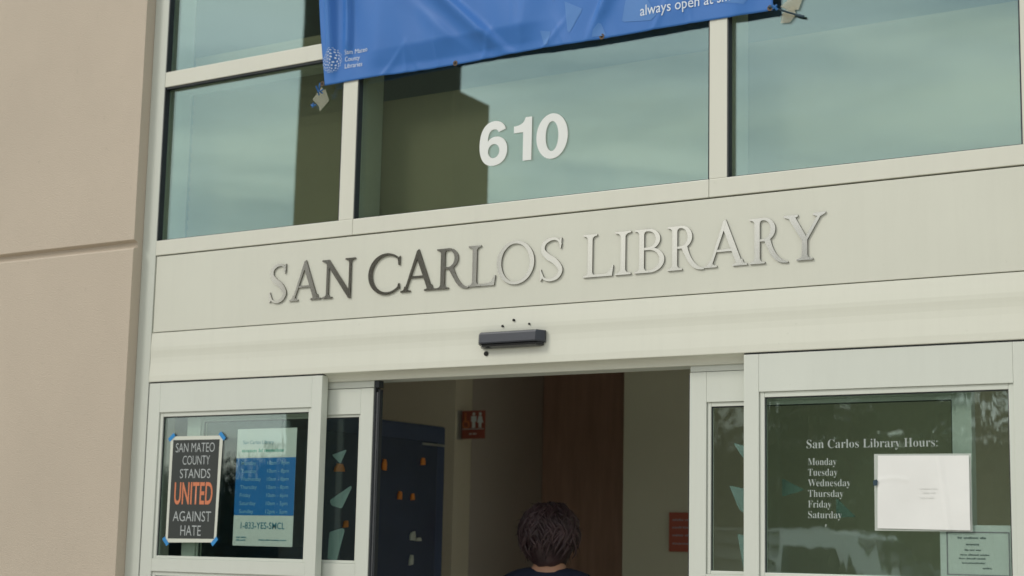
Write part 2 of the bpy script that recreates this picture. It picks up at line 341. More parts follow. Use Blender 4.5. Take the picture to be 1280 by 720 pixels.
for a, b, z1 in ((JX + 0.001, M1a + 0.03, 3.62), (M1b - 0.03, M2a + 0.03, 3.293), (M2b - 0.03, M3a + 0.03, 3.297)):
    if a < -5:
        pf = [(Y1 + .030, 2.60), (Y1 + .030, z1)]
        zz = z1
        while zz > 2.62: pf += [(Y1 + .006, zz), (Y1 + .016, zz - .040)]; zz -= .042
        MB().prism(pf, a, b).build('backing_board', M['board'], w)
    else: MB().box(a, b, Y1 + 0.004, Y1 + 0.022, 2.60, z1).build('backing_board', M['board'], w)

# room behind the upper windows
def wallbox(name, x0, x1, y0, y1, z0, z1, mat, label):
    o = MB().box(x0, x1, y0, y1, z0, z1).build(name, mat); recentre(o, ((x0 + x1) / 2, (y0 + y1) / 2, z0)); return tag(o, label, 'wall') if label else tag(o, kind='structure')
tag(MB().box(-9.0, -1.36, 2.05, 6.5, 2.80, 2.95).build('lobby_ceiling', M['ceil']), kind='structure')
tag(MB().box(-9.0, -1.36, 0.225, 6.5, 6.0, 6.2).build('roof', M['precast']), kind='structure')
wallbox('upper_room_wall', -1.50, -1.36, 0.225, 6.5, 2.953, 5.997, M['interior_r'], None)
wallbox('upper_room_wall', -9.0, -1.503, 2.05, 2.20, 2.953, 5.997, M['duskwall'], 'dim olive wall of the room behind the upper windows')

# ================================================================== NAME PANEL
s = thing('name_panel', 'cream panel under the windows carrying the raised steel library name', 'sign', (-3.27, 0.03, 2.402))
MB().box(-5.066, M3b - 0.002, 0.0, 0.045, 2.404, 2.7215, 0.0015).build('panel', M['fascia'], s)
MB().box(-5.074, M3b - 0.001, 0.047, 0.16, 2.20, 2.7255).build('backing', M['gap'], s)

def bez(p0, p1, p2, p3, n=8):
    return [tuple((1 - t) ** 3 * a + 3 * (1 - t) ** 2 * t * b + 3 * (1 - t) * t * t * c + t ** 3 * d for a, b, c, d in zip(p0, p1, p2, p3)) for t in [i / n for i in range(1, n + 1)]]
def arc(cx, cy, rx, ry, a0, a1, n=24, tilt=0.0):
    out = []
    for i in range(n + 1):
        a = R(a0 + (a1 - a0) * i / n); x, y = rx * math.cos(a), ry * math.sin(a); ct, st = math.cos(R(tilt)), math.sin(R(tilt))
        out.append((cx + x * ct - y * st, cy + x * st + y * ct))
    return out
ST, TH, SH = 0.124, 0.057, 0.035
def foot(xl, xr, ext=0.085, y=0.0, d=1):
    """bracketed serif under a stem xl..xr; d=1 at the base, d=-1 at the top"""
    P = [(xl - ext, y), (xr + ext, y), (xr + ext, y + d * SH)]
    P += bez((xr + ext, y + d * SH), (xr + ext * 0.35, y + d * SH), (xr, y + d * 0.07), (xr, y + d * 0.14))
    P += [(xl, y + d * 0.14)] + bez((xl, y + d * 0.14), (xl, y + d * 0.07), (xl - ext * 0.35, y + d * SH), (xl - ext, y + d * SH))
    return P
def stem(xl, xr): return [(xl, 0.05), (xr, 0.05), (xr, 0.95), (xl, 0.95)]
def spine(pts, n=40):
    """smooth variable width stroke through (x, y, width) points"""
    P = [Vector(p) for p in pts]; P = [2 * P[0] - P[1]] + P + [2 * P[-1] - P[-2]]; C = []
    for i in range(1, len(P) - 2):
        for j in range(n // (len(P) - 3)):
            t = j / (n // (len(P) - 3)); a, b, c, d = P[i - 1:i + 3]
            C.append(0.5 * ((2 * b) + (c - a) * t + (2 * a - 5 * b + 4 * c - d) * t * t + (3 * b - a - 3 * c + d) * t ** 3))
    C.append(P[-2]); Lf, Rt = [], []
    for i, q in enumerate(C):
        d = (C[min(i + 1, len(C) - 1)] - C[max(i - 1, 0)]); d.z = 0; d.normalize()
        Lf.append((q.x - d.y * q.z / 2, q.y + d.x * q.z / 2)); Rt.append((q.x + d.y * q.z / 2, q.y - d.x * q.z / 2))
    return Lf + Rt[::-1]
def glyph(ch, W_):
    """pieces of an old-style roman capital, cap height 1, width W_; each piece is a list of outlines"""
    g = []
    if ch == 'I':
        c = W_ / 2; g = [[stem(c - ST / 2, c + ST / 2)], [foot(c - ST / 2, c + ST / 2, W_ / 2 - ST / 2)], [foot(c - ST / 2, c + ST / 2, W_ / 2 - ST / 2, 1, -1)]]
    elif ch == 'L':
        a = 0.13; b = a + ST
        arm = [(b - 0.02, 0), (W_ - 0.035, 0), (W_, 0.24), (W_ - 0.03, 0.245)] + bez((W_ - 0.03, 0.245), (W_ - 0.10, 0.07), (W_ - 0.18, 0.055), (W_ - 0.30, 0.055)) + [(b - 0.02, 0.055)]
        g = [[stem(a, b)], [foot(a, b, 0.12)], [foot(a, b, 0.12, 1, -1)], [arm]]
    elif ch == 'A':
        ax = W_ * 0.47; l0, r1 = 0.13, W_ - 0.12
        g = [[[(l0, 0.02), (l0 + TH, 0.02), (ax + 0.02, 0.90), (ax + 0.03, 1.04), (ax - 0.02, 1.02)]],
             [[(r1 - ST * 1.12, 0.02), (r1, 0.02), (ax + 0.035, 1.05), (ax - 0.03, 1.01), (ax - 0.055, 0.90)]],
             [[(W_ * 0.29, 0.335), (W_ * 0.68, 0.335), (W_ * 0.66, 0.385), (W_ * 0.31, 0.385)]],
             [foot(l0 - 0.005, l0 + TH + 0.015, 0.115)], [foot(r1 - ST * 1.1, r1 - 0.005, 0.11)]]
    elif ch == 'N':
        a = 0.16; b = W_ - 0.20
        g = [[[(a, 0.04), (a + 0.075, 0.04), (a + 0.075, 0.93), (a, 0.96)]], [foot(a, a + 0.075, 0.125)],
             [[(0.0, 1.0), (0.0, 0.965), (0.10, 0.94), (a + 0.02, 0.86), (b + 0.005, -0.03), (b + 0.075, -0.03), (b + 0.075, 0.09), (0.235, 1.0)]],
             [[(b + 0.002, 0.12), (b + 0.0745, 0.07), (b + 0.0745, 0.96), (b + 0.002, 0.96)]], [foot(b, b + 0.075, 0.125, 1, -1)]]
    elif ch in 'CO':
        if ch == 'O':
            g = [[arc(W_ / 2, 0.5, W_ / 2, 0.525, 0, 359, 56), arc(W_ / 2, 0.5, W_ / 2 - ST, 0.462, 0, 359, 56, 5)]]
        else:
            out = arc(W_ * 0.545, 0.5, W_ * 0.545, 0.525, 48, 312, 44); inn = arc(W_ * 0.585, 0.5, W_ * 0.585 - ST, 0.462, 311, 50, 44)
            xr = W_ - 0.055
            g = [[out + [(xr + 0.01, 0.10), (xr, 0.24), (xr - 0.03, 0.245)] + inn + [(xr - 0.04, 0.70), (xr, 0.70), (xr + 0.005, 0.93)]]]
    elif ch == 'S':
        w = W_
        sp = [(w * 0.90, 0.83, 0.05), (w * 0.76, 0.955, 0.055), (w * 0.50, 0.985, 0.065), (w * 0.20, 0.90, 0.095), (w * 0.13, 0.73, 0.115), (w * 0.34, 0.575, 0.14), (w * 0.66, 0.44, 0.14), (w * 0.88, 0.25, 0.115), (w * 0.76, 0.08, 0.09), (w * 0.46, 0.012, 0.06), (w * 0.18, 0.06, 0.055), (w * 0.06, 0.20, 0.05)]
        g = [[spine(sp, 66)], [[(w * 0.84, 0.75), (w * 0.89, 0.75), (w * 0.92, 1.0), (w * 0.87, 1.0), (w * 0.82, 0.93)]], [[(w * 0.03, 0.0), (w * 0.08, 0.02), (w * 0.12, 0.09), (w * 0.06, 0.28), (w * 0.01, 0.27)]]]
    elif ch in 'RB':
        a = 0.13; b = a + ST
        g = [[stem(a, b)], [foot(a, b, 0.12)], [foot(a, b, 0.12, 1, -1)]]
        if ch == 'R':
            rx = W_ * 0.62
            g.append([[(b - 0.02, 1.0)] + arc(b + 0.10, 0.745, rx - b - 0.04, 0.258, 90, -90, 22) + [(b - 0.02, 0.487), (b - 0.02, 0.535)] + arc(b + 0.09, 0.745, rx - b - 0.04 - ST + 0.02, 0.205, -90, 90, 22) + [(b - 0.02, 0.95)]])
            g.append([[(b + 0.10, 0.50), (b + 0.245, 0.535)] + bez((b + 0.245, 0.535), (W_ - 0.36, 0.30), (W_ - 0.22, 0.05), (W_ + 0.01, 0.005)) + [(W_ + 0.01, -0.02)] + bez((W_ + 0.01, -0.02), (W_ - 0.20, -0.035), (W_ - 0.29, 0.04), (W_ - 0.40, 0.20))])
        else:
            g.append([[(b - 0.02, 1.0)] + arc(b + 0.12, 0.765, W_ * 0.86 - b - 0.12, 0.235, 90, -90, 22) + [(b - 0.02, 0.53), (b - 0.02, 0.575)] + arc(b + 0.10, 0.765, W_ * 0.86 - b - 0.09 - ST, 0.185, -90, 90, 22) + [(b - 0.02, 0.95)]])
            g.append([[(b - 0.02, 0.572)] + arc(b + 0.14, 0.286, W_ - b - 0.14, 0.286, 90, -90, 22) + [(b - 0.02, 0.0), (b - 0.02, 0.05)] + arc(b + 0.12, 0.286, W_ - b - 0.12 - ST, 0.234, -90, 90, 22) + [(b - 0.02, 0.52)]])
    elif ch == 'Y':
        c = W_ * 0.50
        g = [[[(c - ST / 2, 0.05), (c + ST / 2, 0.05), (c + ST / 2, 0.46), (c - ST / 2, 0.48)]], [foot(c - ST / 2, c + ST / 2, 0.125)],
             [[(0.09, 0.97), (0.255, 0.97), (c + ST / 2, 0.47), (c - ST / 2, 0.43)]], [[(W_ - 0.17, 0.97), (W_ - 0.095, 0.97), (c + ST / 2, 0.44), (c, 0.47)]],
             [[(0.0, 1.0), (0.0, 0.965), (0.1, 0.93), (0.24, 0.93), (0.33, 0.965), (0.33, 1.0)]], [[(W_ - 0.29, 1.0), (W_ - 0.29, 0.965), (W_ - 0.18, 0.93), (W_ - 0.11, 0.93), (W_, 0.99), (W_, 1.02)]]]
    return g
CAP, ZB = 0.1505, 2.487
LETTERS = [('S', -4.435, -4.345), ('A', -4.333, -4.169), ('N', -4.170, -4.007), ('C', -3.942, -3.786), ('A', -3.790, -3.624), ('R', -3.625, -3.482), ('L', -3.483, -3.362), ('O', -3.356, -3.197), ('S', -3.174, -3.076),
           ('L', -2.996, -2.874), ('I', -2.867, -2.805), ('B', -2.792, -2.676), ('R', -2.665, -2.528), ('A', -2.527, -2.367), ('R', -2.362, -2.226), ('Y', -2.239, -2.094)]
for ch, x0, x1 in LETTERS:
    mb = MB()
    for i, piece in enumerate(glyph(ch, (x1 - x0) / CAP)):
        hd = 0.0031 - i * 0.00012
        me = shape_mesh([[(x0 + px * CAP, ZB + py * CAP) for px, py in c] for c in piece], hd, 0.0)
        for v in me.vertices: v.co = (v.co.x, -0.0004 - hd - v.co.z, v.co.y)
        mb.addmesh(me)
    o = mb.build('letter', M['steel'], s); tag(o, 'raised steel letter ' + ch); o.data.materials.clear(); o.data.materials.append(M['steel']); o.data.materials.append(M['steel_side_shaded'])
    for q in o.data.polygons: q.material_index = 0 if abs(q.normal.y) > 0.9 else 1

# ================================================================== DOOR HEADER
h = thing('door_header', 'long cream door operator cover above the open doorway', 'door header', (-3.27, 0.05, 2.198))
prof = [(0.046, 2.4005), (0.0, 2.4005), (-0.001, 2.385), (-0.0026, 2.36), (-0.0036, 2.340), (-0.0034, 2.326), (-0.0021, 2.311), (-0.0013, 2.297), (-0.0015, 2.275), (-0.0035, 2.240), (-0.0045, 2.222), (-0.0045, 2.2005), (-0.004, 2.198)]
prof += [(0.004 + 0.040 * math.sin(a) , 2.197 - 0.027 * (1 - math.cos(a))) for a in [math.pi / 2 * i / 8 for i in range(9)]]
prof += [(0.0465, 2.169), (0.0465, 2.2)]
o = MB().prism(prof, -5.070, M3b - 0.002).build('cover', M['header'], h)
MB().box(-5.07, M3b - 0.002, 0.0475, 0.20, 2.176, 2.195, 0.001).build('track_housing', M['jamb'], h)
for x, z, r in ((-3.326, 2.336, 0.0042), (-3.279, 2.355, 0.0045), (-3.213, 2.338, 0.0036), (-3.394, 2.240, 0.0085)):
    mb = MB(); c = [(x + r * math.cos(i * math.pi / 8), z + r * math.sin(i * math.pi / 8)) for i in range(16)]
    mb.plate(c, -0.0085, 0.01); mb.build('screw_hole', M['hole'], h)
mb = MB(); mb.box(-5.0, M3b, 0.225, 0.40, 2.56, 2.799); tag(mb.build('lintel_beam', M['interior_r']), kind='structure')

# motion sensor
t = thing('motion_sensor', 'small charcoal motion sensor bar mounted above the doorway', 'sensor', (-3.28, -0.02, 2.285))
def ybox(mb, x0, x1, prof, cham):
    """sensor shell: (y, z) profile along x with chamfered ends"""
    n = len(prof); cy = sum(p[0] for p in prof) / n; rings = []
    for x, sc in ((x0, 0.0), (x0 + cham * 0.5, 0.55), (x0 + cham, 1.0), (x1 - cham, 1.0), (x1 - cham * 0.5, 0.55), (x1, 0.0)):
        rings.append([mb.bm.verts.new((x, -0.006 + (y + 0.006) * (0.30 + 0.70 * sc), 2.285 + (z - 2.285) * (0.90 + 0.10 * sc))) for y, z in prof])
    fs = []
    for a, b in zip(rings, rings[1:]):
        for i in range(n): fs.append(mb.bm.faces.new((a[i], a[(i + 1) % n], b[(i + 1) % n], b[i])))
    fs += [mb.bm.faces.new(rings[0]), mb.bm.faces.new(rings[-1][::-1])]
    bmesh.ops.recalc_face_normals(mb.bm, faces=fs)
mb = MB(); ybox(mb, -3.421, -3.142, [(-0.006, 2.314), (-0.034, 2.313), (-0.039, 2.310), (-0.0405, 2.305), (-0.044, 2.276), (-0.042, 2.272), (-0.006, 2.267)], 0.022); mb.build('housing', M['sensor'], t)
mb = MB(); ybox(mb, -3.414, -3.150, [(-0.0065, 2.2665), (-0.036, 2.2685), (-0.032, 2.262), (-0.022, 2.258), (-0.0065, 2.256)], 0.018); mb.build('lens', M['lens'], t)

# ================================================================== GLAZED DOOR LEAVES
def leaf_frame(root, x0, x1, y0, y1, ztop, gx0, gx1, gtop, gbot, bead, mat, gmat, gy, railbot, gl2bot=0.30):
    """stiles, rails, beads, panes of a narrow-stile aluminium leaf; returns the upper pane"""
    bx0, bx1, bt, bb = gx0 - bead, gx1 + bead, gtop + bead, gbot - 0.012
    MB().box(x0, bx0, y0, y1, 0.02, ztop, 0.0018).build('stile', mat, root)
    MB().box(bx1, x1, y0, y1, 0.02, ztop, 0.0018).build('stile', mat, root)
    MB().box(bx0 + 0.0004, bx1 - 0.0004, y0 + 0.0004, y1, bt, ztop, 0.0012).build('top_rail', mat, root)
    MB().box(bx0 + 0.0004, bx1 - 0.0004, y0 + 0.0004, y1, railbot, bb, 0.0012).build('middle_rail', mat, root)
    MB().box(bx0 + 0.0004, bx1 - 0.0004, y0 + 0.0004, y1, 0.02, gl2bot - 0.01, 0.0012).build('bottom_rail', mat, root)
    def beads(zb, zt):
        m = MB(); d = 0.0065
        m.box(bx0 + 0.001, gx0, y0 + d, y1 - 0.006, zb, zt, 0.0015); m.box(gx1, bx1 - 0.001, y0 + d, y1 - 0.006, zb, zt, 0.0015)
        m.box(gx0 + 0.0004, gx1 - 0.0004, y0 + d + 0.0005, y1 - 0.006, zt - bead, zt, 0.0015); m.box(gx0 + 0.0004, gx1 - 0.0004, y0 + d + 0.0005, y1 - 0.006, zb, zb + 0.011, 0.0015)
        m.build('glazing_bead', mat, root)
        g = MB(); e = 0.0038
        g.box(gx0 + 0.0003, gx0 + e, y0 + 0.012, gy, zb + 0.0115, zt - bead - 0.0003); g.box(gx1 - e, gx1 - 0.0003, y0 + 0.012, gy, zb + 0.0115, zt - bead - 0.0003)
        g.box(gx0 + e, gx1 - e, y0 + 0.012, gy, zt - bead - e, zt - bead - 0.0003)
        g.build('gasket', M['gasket'], root)
        return MB().box(gx0 + 0.001, gx1 - 0.001, gy + 0.0004, gy + 0.0054, zb + 0.002, zt - 0.002).build('glass_pane', gmat, root)
    pane = beads(bb + 0.0005, bt - 0.0005)
    beads(gl2bot - 0.0095, railbot - 0.0005)
    return pane

# fixed sidelights
a = thing('sidelight', 'fixed cream glazed panel holding the black poster and the blue hours sheet', 'sidelight', (-4.61, 0.018, 0))
leaf_frame(a, -5.069, -4.152, 0.0, 0.036, 2.1915, -4.989, -4.219, 2.054, 1.495, 0.017, M['white_door'], M['glass_door'], 0.016, 1.432)
MB().box(-5.069, -4.153, 0.004, 0.034, 2.192, 2.1972).build('top_gasket', M['gasket'], a)
MB().box(-5.0745, -5.0695, 0.004, 0.03, 0.02, 2.19).build('side_gasket', M['gasket'], a)
b_ = thing('sidelight', 'fixed cream glazed panel lettered with the library hours', 'sidelight', (-1.95, 0.018, 0))
hp = leaf_frame(b_, -2.384, -1.466, 0.0, 0.036, 2.1915, -2.314, -1.524, 2.052, 1.494, 0.017, M['white_door'], M['glass_door'], 0.016, 1.432)
MB().box(-2.384, -1.394, 0.004, 0.034, 2.192, 2.1972).build('top_gasket', M['gasket'], b_)
MB().box(-1.4645, -1.394, 0.0, 0.15, 0.0, 2.1915, 0.0018).build('end_post', M['white_door'], b_)
mb = MB(); yy = 0.0155
base_text(mb, SERIF('San Carlos Library Hours') + ':', -2.166, -1.741, 1.8845, 0.0275, yy, -0.008)
for i, (d, wd) in enumerate((('Monday', 0.096), ('Tuesday', 0.099), ('Wednesday', 0.142), ('Thursday', 0.118), ('Friday', 0.078), ('Saturday', 0.112))):
    base_text(mb, SERIF(d), -2.162, -2.162 + wd, 1.8315 - 0.0331 * i, 0.0225, yy, -0.008)
mb.plate([(-2.105, 1.640), (-2.102, 1.640), (-2.1, 1.647), (-2.104, 1.648)], yy - 0.0003, yy)
mb.build('hours_lettering', M['hour_ink'], b_)

# sliding leaves, parked half open behind the sidelights
def tri_decal(root, pts, y, mat='decal'):
    n = len(pts); P = []
    for i in range(n):                                              # rounded corners
        p0, p, p1 = Vector(pts[i - 1]), Vector(pts[i]), Vector(pts[(i + 1) % n])
        a_ = p + (p0 - p).normalized() * 0.008; b2 = p + (p1 - p).normalized() * 0.008
        for t_ in (0, .25, .5, .75, 1): P.append(tuple((1 - t_) ** 2 * a_ + 2 * t_ * (1 - t_) * p + t_ * t_ * b2))
    m = MB(); m.plate(P, y - 0.0006, y); return m.build('decal', M['decal_solid'], root)
m, t_, bs = new_mat('frosted_teal_film'); bs.inputs['Base Color'].default_value = (0.30, 0.40, 0.385, 1); bs.inputs['Alpha'].default_value = 0.48; bs.inputs['Roughness'].default_value = 0.5
M['decal_solid'] = m
LY0, LY1, LG = 0.052, 0.088, 0.068
c = thing('sliding_door', 'cream sliding door leaf open beside the navy machine', 'sliding door', (-4.42, 0.07, 0))
leaf_frame(c, -4.895, -3.943, LY0, LY1, 2.141, -4.812, -4.013, 2.034, 1.495, 0.010, M['white_door'], M['glass_leaf'], LG, 1.432)
MB().box(-4.895, -3.9435, LY0 + 0.002, LY1, 2.1435, 2.1715, 0.0012).build('hanger_rail', M['white_door'], c)
MB().box(-3.9425, -3.936, LY0 + 0.004, LY1 - 0.002, 0.02, 2.141).build('weather_strip', M['gasket'], c)
MB().box(-3.9357, -3.9295, LY0 + 0.010, LY1 - 0.004, 0.02, 2.125).build('edge_trim', M['chrome'], c)
MB().box(-3.9292, -3.922, LY0 + 0.012, LY1 - 0.004, 0.02, 2.135).build('weather_strip', M['gasket'], c)
MB().box(-3.943, -3.921, LY0 + 0.004, LY1 - 0.004, 2.1425, 2.168).build('end_block', M['gasket'], c)
for pts in ([(-4.153, 1.892), (-4.08, 1.912), (-4.109, 1.858)], [(-4.155, 1.720), (-4.055, 1.774), (-4.049, 1.768), (-4.094, 1.688), (-4.146, 1.700)], [(-4.150, 1.600), (-4.084, 1.616), (-4.076, 1.608), (-4.110, 1.490), (-4.155, 1.499)], [(-4.50, 1.78), (-4.43, 1.74), (-4.50, 1.71)]):
    tri_decal(c, pts, LG + 0.0068)
d = thing('sliding_door', 'cream sliding door leaf open beside the panel of library hours', 'sliding door', (-2.13, 0.07, 0))
leaf_frame(d, -2.607, -1.652, LY0, LY1, 2.147, -2.531, -1.715, 2.032, 1.495, 0.014, M['white_door'], M['glass_leaf'], LG, 1.432)
MB().box(-2.606, -1.652, LY0 + 0.002, LY1, 2.1488, 2.1725, 0.0012).build('hanger_rail', M['white_door'], d)
MB().box(-2.614, -2.6075, LY0 + 0.008, LY1 - 0.004, 0.02, 2.14).build('weather_strip', M['gasket'], d)
for pts in ([(-2.458, 1.912), (-2.36, 1.885), (-2.41, 1.855), (-2.425, 1.865)], [(-2.472, 1.772), (-2.37, 1.752), (-2.38, 1.66), (-2.435, 1.692)], [(-2.442, 1.616), (-2.37, 1.600), (-2.40, 1.49), (-2.42, 1.50)],
            [(-2.099, 1.734), (-2.032, 1.672), (-2.099, 1.671)], [(-2.284, 1.795), (-2.205, 1.757), (-2.284, 1.735)]):
    tri_decal(d, pts, LG + 0.0068)

# ================================================================== HOUSE NUMBER
n6 = thing('house_number', 'white street number 610 stuck on the middle upper window', 'house number', (-3.26, 0.028, 2.93))
def digit(contours, x0, zb):
    me = shape_mesh([[(x0 + p[0], zb + p[1]) for p in c_] for c_ in contours], 0.0008)
    for v in me.vertices: v.co = (v.co.x, 0.0282 - v.co.z, v.co.y)
    mb_ = MB(); mb_.addmesh(me); return mb_.build('digit', M['digit'], n6)
H_ = 0.163
six_o = bez((0.116, 0.122), (0.112, 0.150), (0.092, 0.165), (0.064, 0.165)) + bez((0.064, 0.165), (0.022, 0.165), (0.0, 0.130), (0.0, 0.078)) + bez((0.0, 0.078), (0.0, 0.024), (0.024, -0.002), (0.062, -0.002)) + bez((0.062, -0.002), (0.100, -0.002), (0.122, 0.022), (0.122, 0.054)) + bez((0.122, 0.054), (0.122, 0.086), (0.100, 0.106), (0.072, 0.106)) + bez((0.072, 0.106), (0.055, 0.106), (0.044, 0.100), (0.036, 0.090)) + bez((0.036, 0.090), (0.036, 0.118), (0.046, 0.134), (0.062, 0.134)) + bez((0.062, 0.134), (0.074, 0.134), (0.080, 0.130), (0.083, 0.122))
digit([six_o, arc(0.063, 0.053, 0.025, 0.0265, 0, 348, 28)], -3.449, 2.931)
digit([[(0.046, 0), (0.083, 0), (0.083, 0.160), (0.055, 0.160)] + bez((0.055, 0.160), (0.052, 0.141), (0.036, 0.131), (0.006, 0.131)) + [(0.006, 0.106), (0.046, 0.106)]], -3.305, 2.934)
digit([arc(0.066, 0.080, 0.066, 0.083, 0, 352, 44), arc(0.066, 0.080, 0.027, 0.055, 0, 348, 36)], -3.202, 2.931)

# ================================================================== BANNER
BX0, BX1, BZ0, BZ1 = -4.238, -2.276, 3.338, 4.42
def ridge(x, z, p, q, h_, w_, skew=0.0):
    dx, dz = q[0] - p[0], q[1] - p[1]; ln = math.hypot(dx, dz); u = ((x - p[0]) * dx + (z - p[1]) * dz) / ln / ln; v = ((x - p[0]) * dz - (z - p[1]) * dx) / ln
    if u > 1: f = math.exp(-((u - 1) * ln / 0.05) ** 2)
    elif u < 0: f = math.exp(-((-u) * ln / 0.25) ** 2)
    else: f = 1.0
    f *= 0.35 + 0.65 * max(0, min(1, 1 - u * 0.55))
    s_ = w_ * (0.45 if v < 0 else 1.0) if skew > 0 else w_ * (1.0 if v < 0 else 0.45)
    return h_ * f * math.exp(-(v / s_) ** 2)
def fold(x, z):
    f = ridge(x, z, (-4.205, 4.1), (-4.150, 3.42), 0.042, 0.028, 1) + ridge(x, z, (-4.10, 4.1), (-4.075, 3.50), 0.034, 0.022, 1) + ridge(x, z, (-3.86, 4.2), (-3.93, 3.42), 0.012, 0.10, -1)
    f += ridge(x, z, (-3.72, 3.70), (-3.340, 3.352), 0.032, 0.034, 1) + ridge(x, z, (-3.60, 3.46), (-3.52, 3.39), 0.006, 0.03, 1) + ridge(x, z, (-3.16, 4.2), (-3.27, 3.40), 0.018, 0.060, -1) + ridge(x, z, (-3.34, 4.2), (-3.30, 3.45), 0.010, 0.04, -1)
    f += ridge(x, z, (-2.78, 3.75), (-2.985, 3.355), 0.022, 0.030, -1) + ridge(x, z, (-2.55, 3.75), (-2.62, 3.40), 0.012, 0.06, 1) + ridge(x, z, (-2.36, 3.8), (-2.40, 3.36), 0.012, 0.05, -1)
    f += 0.0035 * math.sin(17 * x + 5 * z) * math.sin(9 * z - 3 * x + 1) + 0.0022 * math.sin(41 * x + 11 * z)
    e = min(1, (z - BZ0) / 0.10); f *= 0.25 + 0.75 * e
    for gx in (-3.95, -3.80, -3.70, -3.64, -3.47, -3.40, -3.22, -3.05, -2.86, -2.74, -2.56):
        tl = (gx * 37 % 1 - .5) * .12
        f += ridge(x, z, (gx + tl, 3.346), (gx + tl * 2.2 + .02, 3.42), 0.0040, 0.014, 1)
    pin = sum(math.exp(-((x - gx) ** 2 + (z - 3.346) ** 2) / 0.0035) for gx in (-4.206, -3.580, -2.933, -2.286))
    back = 0.021 * math.exp(-((x + 3.55) / 0.33) ** 4) * max(0, min(1, (3.445 - z) / 0.07))
    return -0.0035 + back - f * (1 - min(1, pin) * 0.7)
def zedge(x):  # a slack lower hem that hangs between the ties
    return 0.006 * math.sin((x - BX0) / (BX1 - BX0) * math.pi * 3) ** 2 * 0.4 + 0.004 * math.exp(-((x + 3.4) / 0.3) ** 2)
def xedge(z): return 0.040 * max(0, 1 - (z - BZ0) / 0.36) - 0.004 * math.sin(z * 9)
bn = thing('banner', 'large blue vinyl banner with soft folds hung across the upper windows', 'banner', (-3.26, -0.03, 3.34))
nx, nz_ = 260, 130
bm = bmesh.new(); G = []
for j in range(nz_ + 1):
    row = []
    for i in range(nx + 1):
        z = BZ0 + (BZ1 - BZ0) * j / nz_; x = BX0 + (BX1 - BX0) * i / nx
        xe = x + xedge(z) * max(0, 1 - i / nx * 6); ze = z + zedge(x) * max(0, 1 - j / nz_ * 8)
        row.append(bm.verts.new((xe, fold(xe, ze), ze)))
    G.append(row)
for j in range(nz_):
    for i in range(nx): bm.faces.new((G[j][i], G[j][i + 1], G[j + 1][i + 1], G[j + 1][i]))
me = bpy.data.meshes.new('sheet'); bm.to_mesh(me); bm.free()
o = link('sheet', me, M['banner'], bn, True)
so = o.modifiers.new('thick', 'SOLIDIFY'); so.thickness = 0.0011; so.offset = 1
def conform(mb, name, mat, lift, sub=0):
    if sub:
        bmesh.ops.triangulate(mb.bm, faces=mb.bm.faces[:]); bmesh.ops.subdivide_edges(mb.bm, edges=mb.bm.edges[:], cuts=sub, use_grid_fill=True)
    for v in mb.bm.verts: v.co.y = fold(v.co.x, v.co.z) - lift
    bmesh.ops.recalc_face_normals(mb.bm, faces=mb.bm.faces[:])
    for f in mb.bm.faces:
        if f.normal.y > 0: f.normal_flip()
    return mb.build(name, mat, bn, True)
for P in ([(-3.091, 3.503), (-3.015, 3.462), (-3.019, 3.448), (-3.066, 3.384), (-3.076, 3.388)], [(-2.972, 3.350), (-2.968, 3.376), (-2.946, 3.398), (-2.936, 3.394), (-2.916, 3.350)],
          [(-2.850, 3.392), (-2.838, 3.465), (-2.800, 3.480), (-2.752, 3.456), (-2.712, 3.392), (-2.735, 3.375), (-2.842, 3.386)], [(-3.192, 3.408), (-3.148, 3.398), (-3.158, 3.352), (-3.176, 3.352)], [(-3.165, 3.545), (-3.13, 3.553), (-3.14, 3.51)],
          [(-2.52, 3.41), (-2.38, 3.375), (-2.35, 3.405), (-2.42, 3.46)], [(-2.66, 3.56), (-2.52, 3.47), (-2.48, 3.56)], [(-3.0, 3.62), (-2.9, 3.53), (-2.86, 3.64)], [(-2.9, 3.78), (-2.74, 3.66), (-2.7, 3.80)], [(-2.55, 3.72), (-2.42, 3.62), (-2.38, 3.76)], [(-3.3, 3.75), (-3.18, 3.66), (-3.16, 3.80)]):
    mb = MB(); mb.bm.faces.new([mb.bm.verts.new((x, 0, z)) for x, z in P]); conform(mb, 'printed_facet', M['banner_tri'], 0.0021, 5)
mb = MB(); lc = (-4.157, 3.432); ga = math.pi * (3 - math.sqrt(5))
for i in range(84):
    q = 1 - (i + 0.5) / 84; r = math.sqrt(1 - q * q); th = i * ga; px, pz = r * math.cos(th), r * math.sin(th)
    dep = q
    if r > 0.985: continue
    sz = 0.0031 * (0.60 + 0.70 * dep); an = math.atan2(pz, px); sq = 0.40 + 0.60 * dep
    pts = []
    for a_ in range(6):
        u_, v_ = sz * sq * math.cos(a_ * math.pi / 3), sz * 1.15 * math.sin(a_ * math.pi / 3)
        pts.append((lc[0] + px * 0.049 + u_ * math.cos(an) - v_ * math.sin(an), lc[1] + pz * 0.050 + u_ * math.sin(an) + v_ * math.cos(an)))
    mb.bm.faces.new([mb.bm.verts.new((x, 0, z)) for x, z in pts])
conform(mb, 'logo', M['banner_white'], 0.0032, 0)
mb = MB()
for i, (tx, x1) in enumerate((('San Mateo', -3.983), ('County', -4.022), ('Libraries', -4.008))):
    base_text(mb, tx, -4.092, x1, 3.447 - 0.0275 * i, 0.0185, 0, 0.0)
base_text(mb, 'always open at smcl.org', -2.778, -2.322, 3.397, 0.0375, 0, 0.004)
conform(mb, 'lettering', M['banner_white'], 0.0032, 0)
